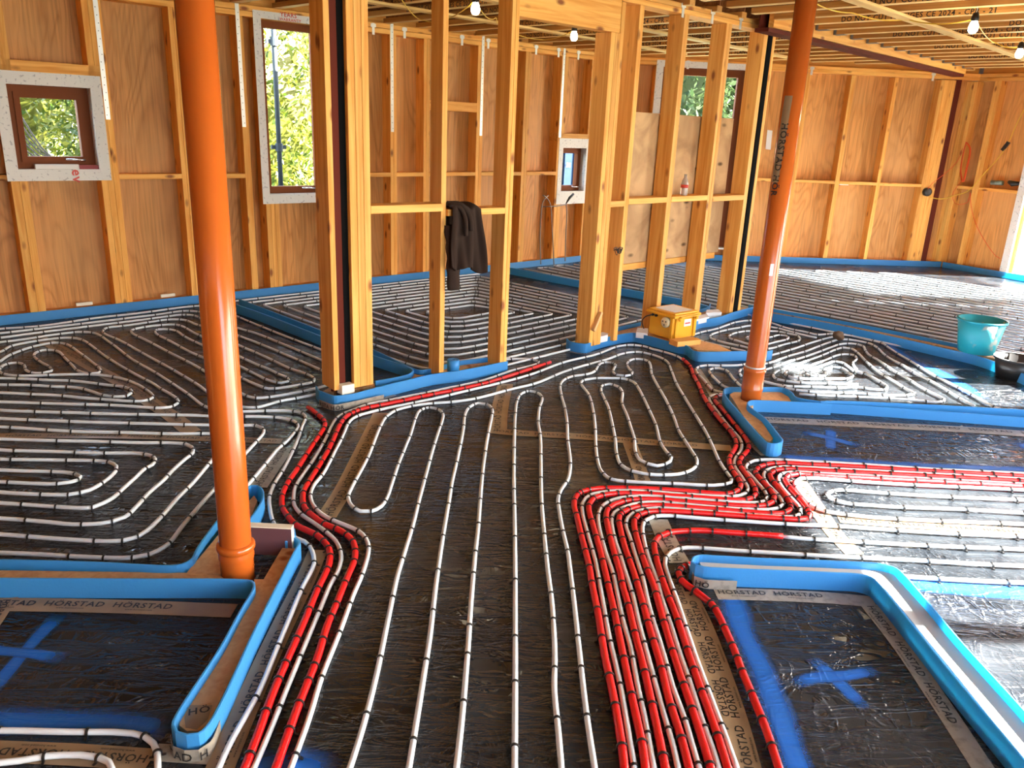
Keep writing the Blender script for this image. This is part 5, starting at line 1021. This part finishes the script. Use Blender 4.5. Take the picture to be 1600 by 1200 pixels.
for (x, y, lab) in ((120, 480, 'left wall foam below the small window'), (252, 467, 'left wall foam left of the orange pipe')):
    c = WAp(x, y, -.0); b = MB(); b.box(Vector((c.x, c.y, .085))-WA.n*.0, WA.t*.12, WA.n*.02, Z*.025); tag(b.build('timber_wedge', PIR), 'pale wedge tucked behind the '+lab, 'wedge')
# bulbs on yellow cable
def bulb(x, y, zz, label):
    c = at(x, y, zz); root = empty('light_bulb', c, label, 'light bulb', 'lit bulbs strung under the ceiling')
    b = MB(); b.lathe(c, [(0, -.042), (.018, -.039), (.029, -.025), (.031, -.005), (.026, .018), (.018, .035), (.016, .045)], 20); b.build('bulb', BULBM, root, True)
    b = MB(); b.lathe(c, [(.022, .035), (.026, .05), (.018, .085), (0, .09)], 16); b.build('socket', BLACKP, root, True)
    b = MB(); b.tube(smooth_path([c+Z*.085, c+Z*.11+DU*.01, c+Z*.125], .01), .003, 6); b.build('hook', GALV, root)
    l = bpy.data.lights.new('bulb_light', 'POINT'); l.energy = 3; l.color = (1, .82, .55); l.shadow_soft_size = .04; lo = bpy.data.objects.new('bulb_light', l); COL.objects.link(lo); lo.parent = root; lo.location = (0, 0, -.07)
    return c
c1 = bulb(743, 13, 2.36, 'lit bulb between the two front studs of the left partition')
c2 = bulb(897, 56, 2.36, 'lit bulb seen below the lintel over the opening')
c3 = bulb(1521, 42, 2.36, 'lit bulb hanging nearer at the upper right')
c4 = bulb(1593, 83, 2.36, 'lit bulb at the right edge of the ceiling')
def sag(a, b_, d=.1, n=8): return [a+(b_-a)*k/n-Z*(d*4*(k/n)*(1-k/n)) for k in range(n+1)]
cc1 = c1+Z*.05; cc2 = c2+Z*.05; cc3 = c3+Z*.05; cc4 = c4+Z*.05
cable('cable', 'yellow cable strung between the two bulbs of the back room', sag(at(625, -5, 2.47), at(655, 30, 2.47), .02)+sag(at(665, 33, 2.46), cc1, .05)[1:]+sag(cc1, at(775, 28, 2.46), .05)[1:]+sag(at(780, 40, 2.47), at(850, 62, 2.45), .03)+sag(at(855, 61, 2.45), cc2, .02)[1:], .004, YC)
cable('cable', 'yellow cable strung along the joists to the two bulbs at the right', sag(at(1265, 0, 2.47), at(1330, 20, 2.47), .02)+sag(at(1335, 21, 2.47), at(1410, 31, 2.47), .02)+sag(at(1420, 31, 2.47), cc3, .03)+sag(cc3, at(1552, 66, 2.46), .02)[1:]+sag(at(1556, 67, 2.46), cc4, .02)+[at(1600, 105, 2.46)], .004, YC)

# ------------------------------------------------------------------ outside
b = MB(); b.prism([(-40, -10), (45, -10), (45, 50), (-40, 50)], -.4, -.35)
tag(b.build('ground', GRASS), 'grassy ground outside the building', 'ground', kind='structure')
def bush(label, c, rx, ry, rz, n, m, s, seed, name='bush'):
    rnd = random.Random(seed); root = empty(name, Vector((c.x, c.y, -.35)), label, 'bush', 'bushes outside the windows'); vs = []; fs = []
    for i in range(n):
        a = rnd.uniform(0, 2*math.pi); zz = rnd.uniform(-1, 1); r = math.sqrt(1-zz*zz); d = Vector((r*math.cos(a), r*math.sin(a), zz)); k = rnd.uniform(.72, 1.0)*(1+.16*noise.noise(d*3.5+Vector((seed, 0, 0))))
        p = Vector((c.x+d.x*rx*k, c.y+d.y*ry*k, c.z+d.z*rz*k))
        if p.z < -.33: continue
        u = Vector((rnd.gauss(0, 1), rnd.gauss(0, 1), rnd.gauss(0, 1))).normalized(); v = u.orthogonal().normalized(); v = (Matrix.Rotation(rnd.uniform(0, 6.28), 3, u) @ v); w = u.cross(v); l = s*rnd.uniform(.6, 1.3); q = len(vs)
        vs += [p-v*l, p+w*l*.4, p+v*l, p-w*l*.4]; fs.append((q, q+1, q+2, q+3))
    me = bpy.data.meshes.new('foliage'); me.from_pydata(vs, [], fs); me.update(); link('foliage', me, m, None).parent = root; bpy.data.objects[-1] if False else None
    o = [x for x in bpy.data.objects if x.data == me][0]; o.matrix_parent_inverse = Matrix.Translation(root.location).inverted()
    b = MB(); b.tube([Vector((c.x, c.y, -.35)), Vector((c.x, c.y, c.z))], [.12, .06], 8); b.build('trunk', BARK, root, True)
    bm = bmesh.new(); bmesh.ops.create_icosphere(bm, subdivisions=3, radius=1)
    for v in bm.verts: v.co = Vector((v.co.x*rx, v.co.y*ry, v.co.z*rz))*(.7+.2*noise.noise(v.co*2.5)); v.co.z = max(v.co.z, -.33-c.z)
    me = bpy.data.meshes.new('inner_foliage'); bm.to_mesh(me); bm.free(); o = link('inner_foliage', me, m, root, c, True)
    return root
bush('yellow green conifer outside the tall window behind the scaffold pole', Vector((-5.2, 14.5, 2.2)), 2.6, 2.6, 3.6, 30000, LEAFY, .07, 1, 'conifer')
bush('yellow green hedge outside the small left window', Vector((-12.5, 14.8, .3)), 3.8, 3.4, 2.6, 24000, LEAFY, .07, 2)
bush('tall shrub outside at the left of the small window view', Vector((-10.6, 17.2, 2.2)), 2.0, 2.0, 3.0, 9000, LEAFY, .08, 3)
bush('dark green tree outside the large back window, left one', Vector((4.2, 24.5, 3.2)), 4.2, 3.4, 4.3, 26000, LEAFG, .13, 4, 'tree')
bush('dark green tree outside the large back window, right one', Vector((8.8, 25.5, 2.8)), 4.0, 3.4, 4.0, 22000, LEAFG, .13, 5, 'tree')
# scaffold pole outside window 2
q0 = hit(437, 250, WA.P(0, 1.2, 0), WA.n); SP = empty('scaffold_pole', Vector((q0.x, q0.y, -.35)), 'grey scaffold pole with couplers outside the tall window', 'scaffold')
SM = mat('scaffold_steel', (.035, .045, .05), .6, .2)
b = MB(); b.tube([Vector((q0.x, q0.y, -.35)), Vector((q0.x, q0.y, 4.5))], .026, 14); b.build('tube', SM, SP, True)
for y in (66, 230):
    h_ = hit(437, y, WA.P(0, 1.2, 0), WA.n).z; b = MB(); b.lathe(Vector((q0.x, q0.y, h_)), [(.026, -.04), (.042, -.04), (.042, .04), (.026, .04)], 12); b.box(Vector((q0.x, q0.y, h_-.02))-WA.t*.08, WA.t*.16, WA.n*.03, Z*.04); b.build('coupler', SM, SP)
# net outside window 1
q = [hit(32, 180, WA.P(0, 1.0, 0), WA.n), hit(20, 240, WA.P(0, 1.0, 0), WA.n), hit(80, 245, WA.P(0, 1.0, 0), WA.n)]
b = MB()
for k in range(7):
    t_ = k/6; b.tube(smooth_path([q[0]*(1-t_)+q[1]*t_, q[0]*.35*(1-t_)+q[1]*.35*t_+q[2]*.65-Z*.04-Z*.05*t_, q[2]-Z*.03*t_], .1), .008, 5)
tag(b.build('debris_net', mat('grey_net', (.12, .1, .08), .8)), 'gathered grey debris net hanging outside the small left window', 'net')
# blue container
qc = hit(885, 285, WA.P(0, 5, 0), WA.n); ct = empty('shipping_container', Vector((qc.x, qc.y, -.35)), 'blue shipping container outside the smallest window', 'container'); b = MB(); L_ = 3.2; n = 40; p0 = qc-WA.t*2.0; 
for k in range(n):
    d_ = 0 if k % 4 < 2 else .05; b.box(Vector((p0.x, p0.y, -.35))+WA.t*(L_*k/n)+WA.n*d_, WA.t*(L_/n), WA.n*(2.0-d_), Z*2.55)
b.build('container_wall', CONT, ct)
for zz in (-.35, 2.15):
    b = MB(); b.box(Vector((p0.x, p0.y, zz))-WA.n*.03, WA.t*L_, WA.n*.05, Z*.12); b.build('container_rail', CONT, ct)
qt = hit(885, 261, WA.P(0, 4.96, 0), WA.n); g, f, w = glyphs('PS')
mesh('lettering', [qt+WA.t*(v.x*.12)+Z*(v.y*.12) for v in g], f, PAPER, ct)
for o in bpy.data.objects:
    if o.parent is None and o.type != 'CAMERA' and o.name.startswith('wall') and 'label' not in o.keys(): o['label'] = 'wall'
bpy.context.view_layer.update()
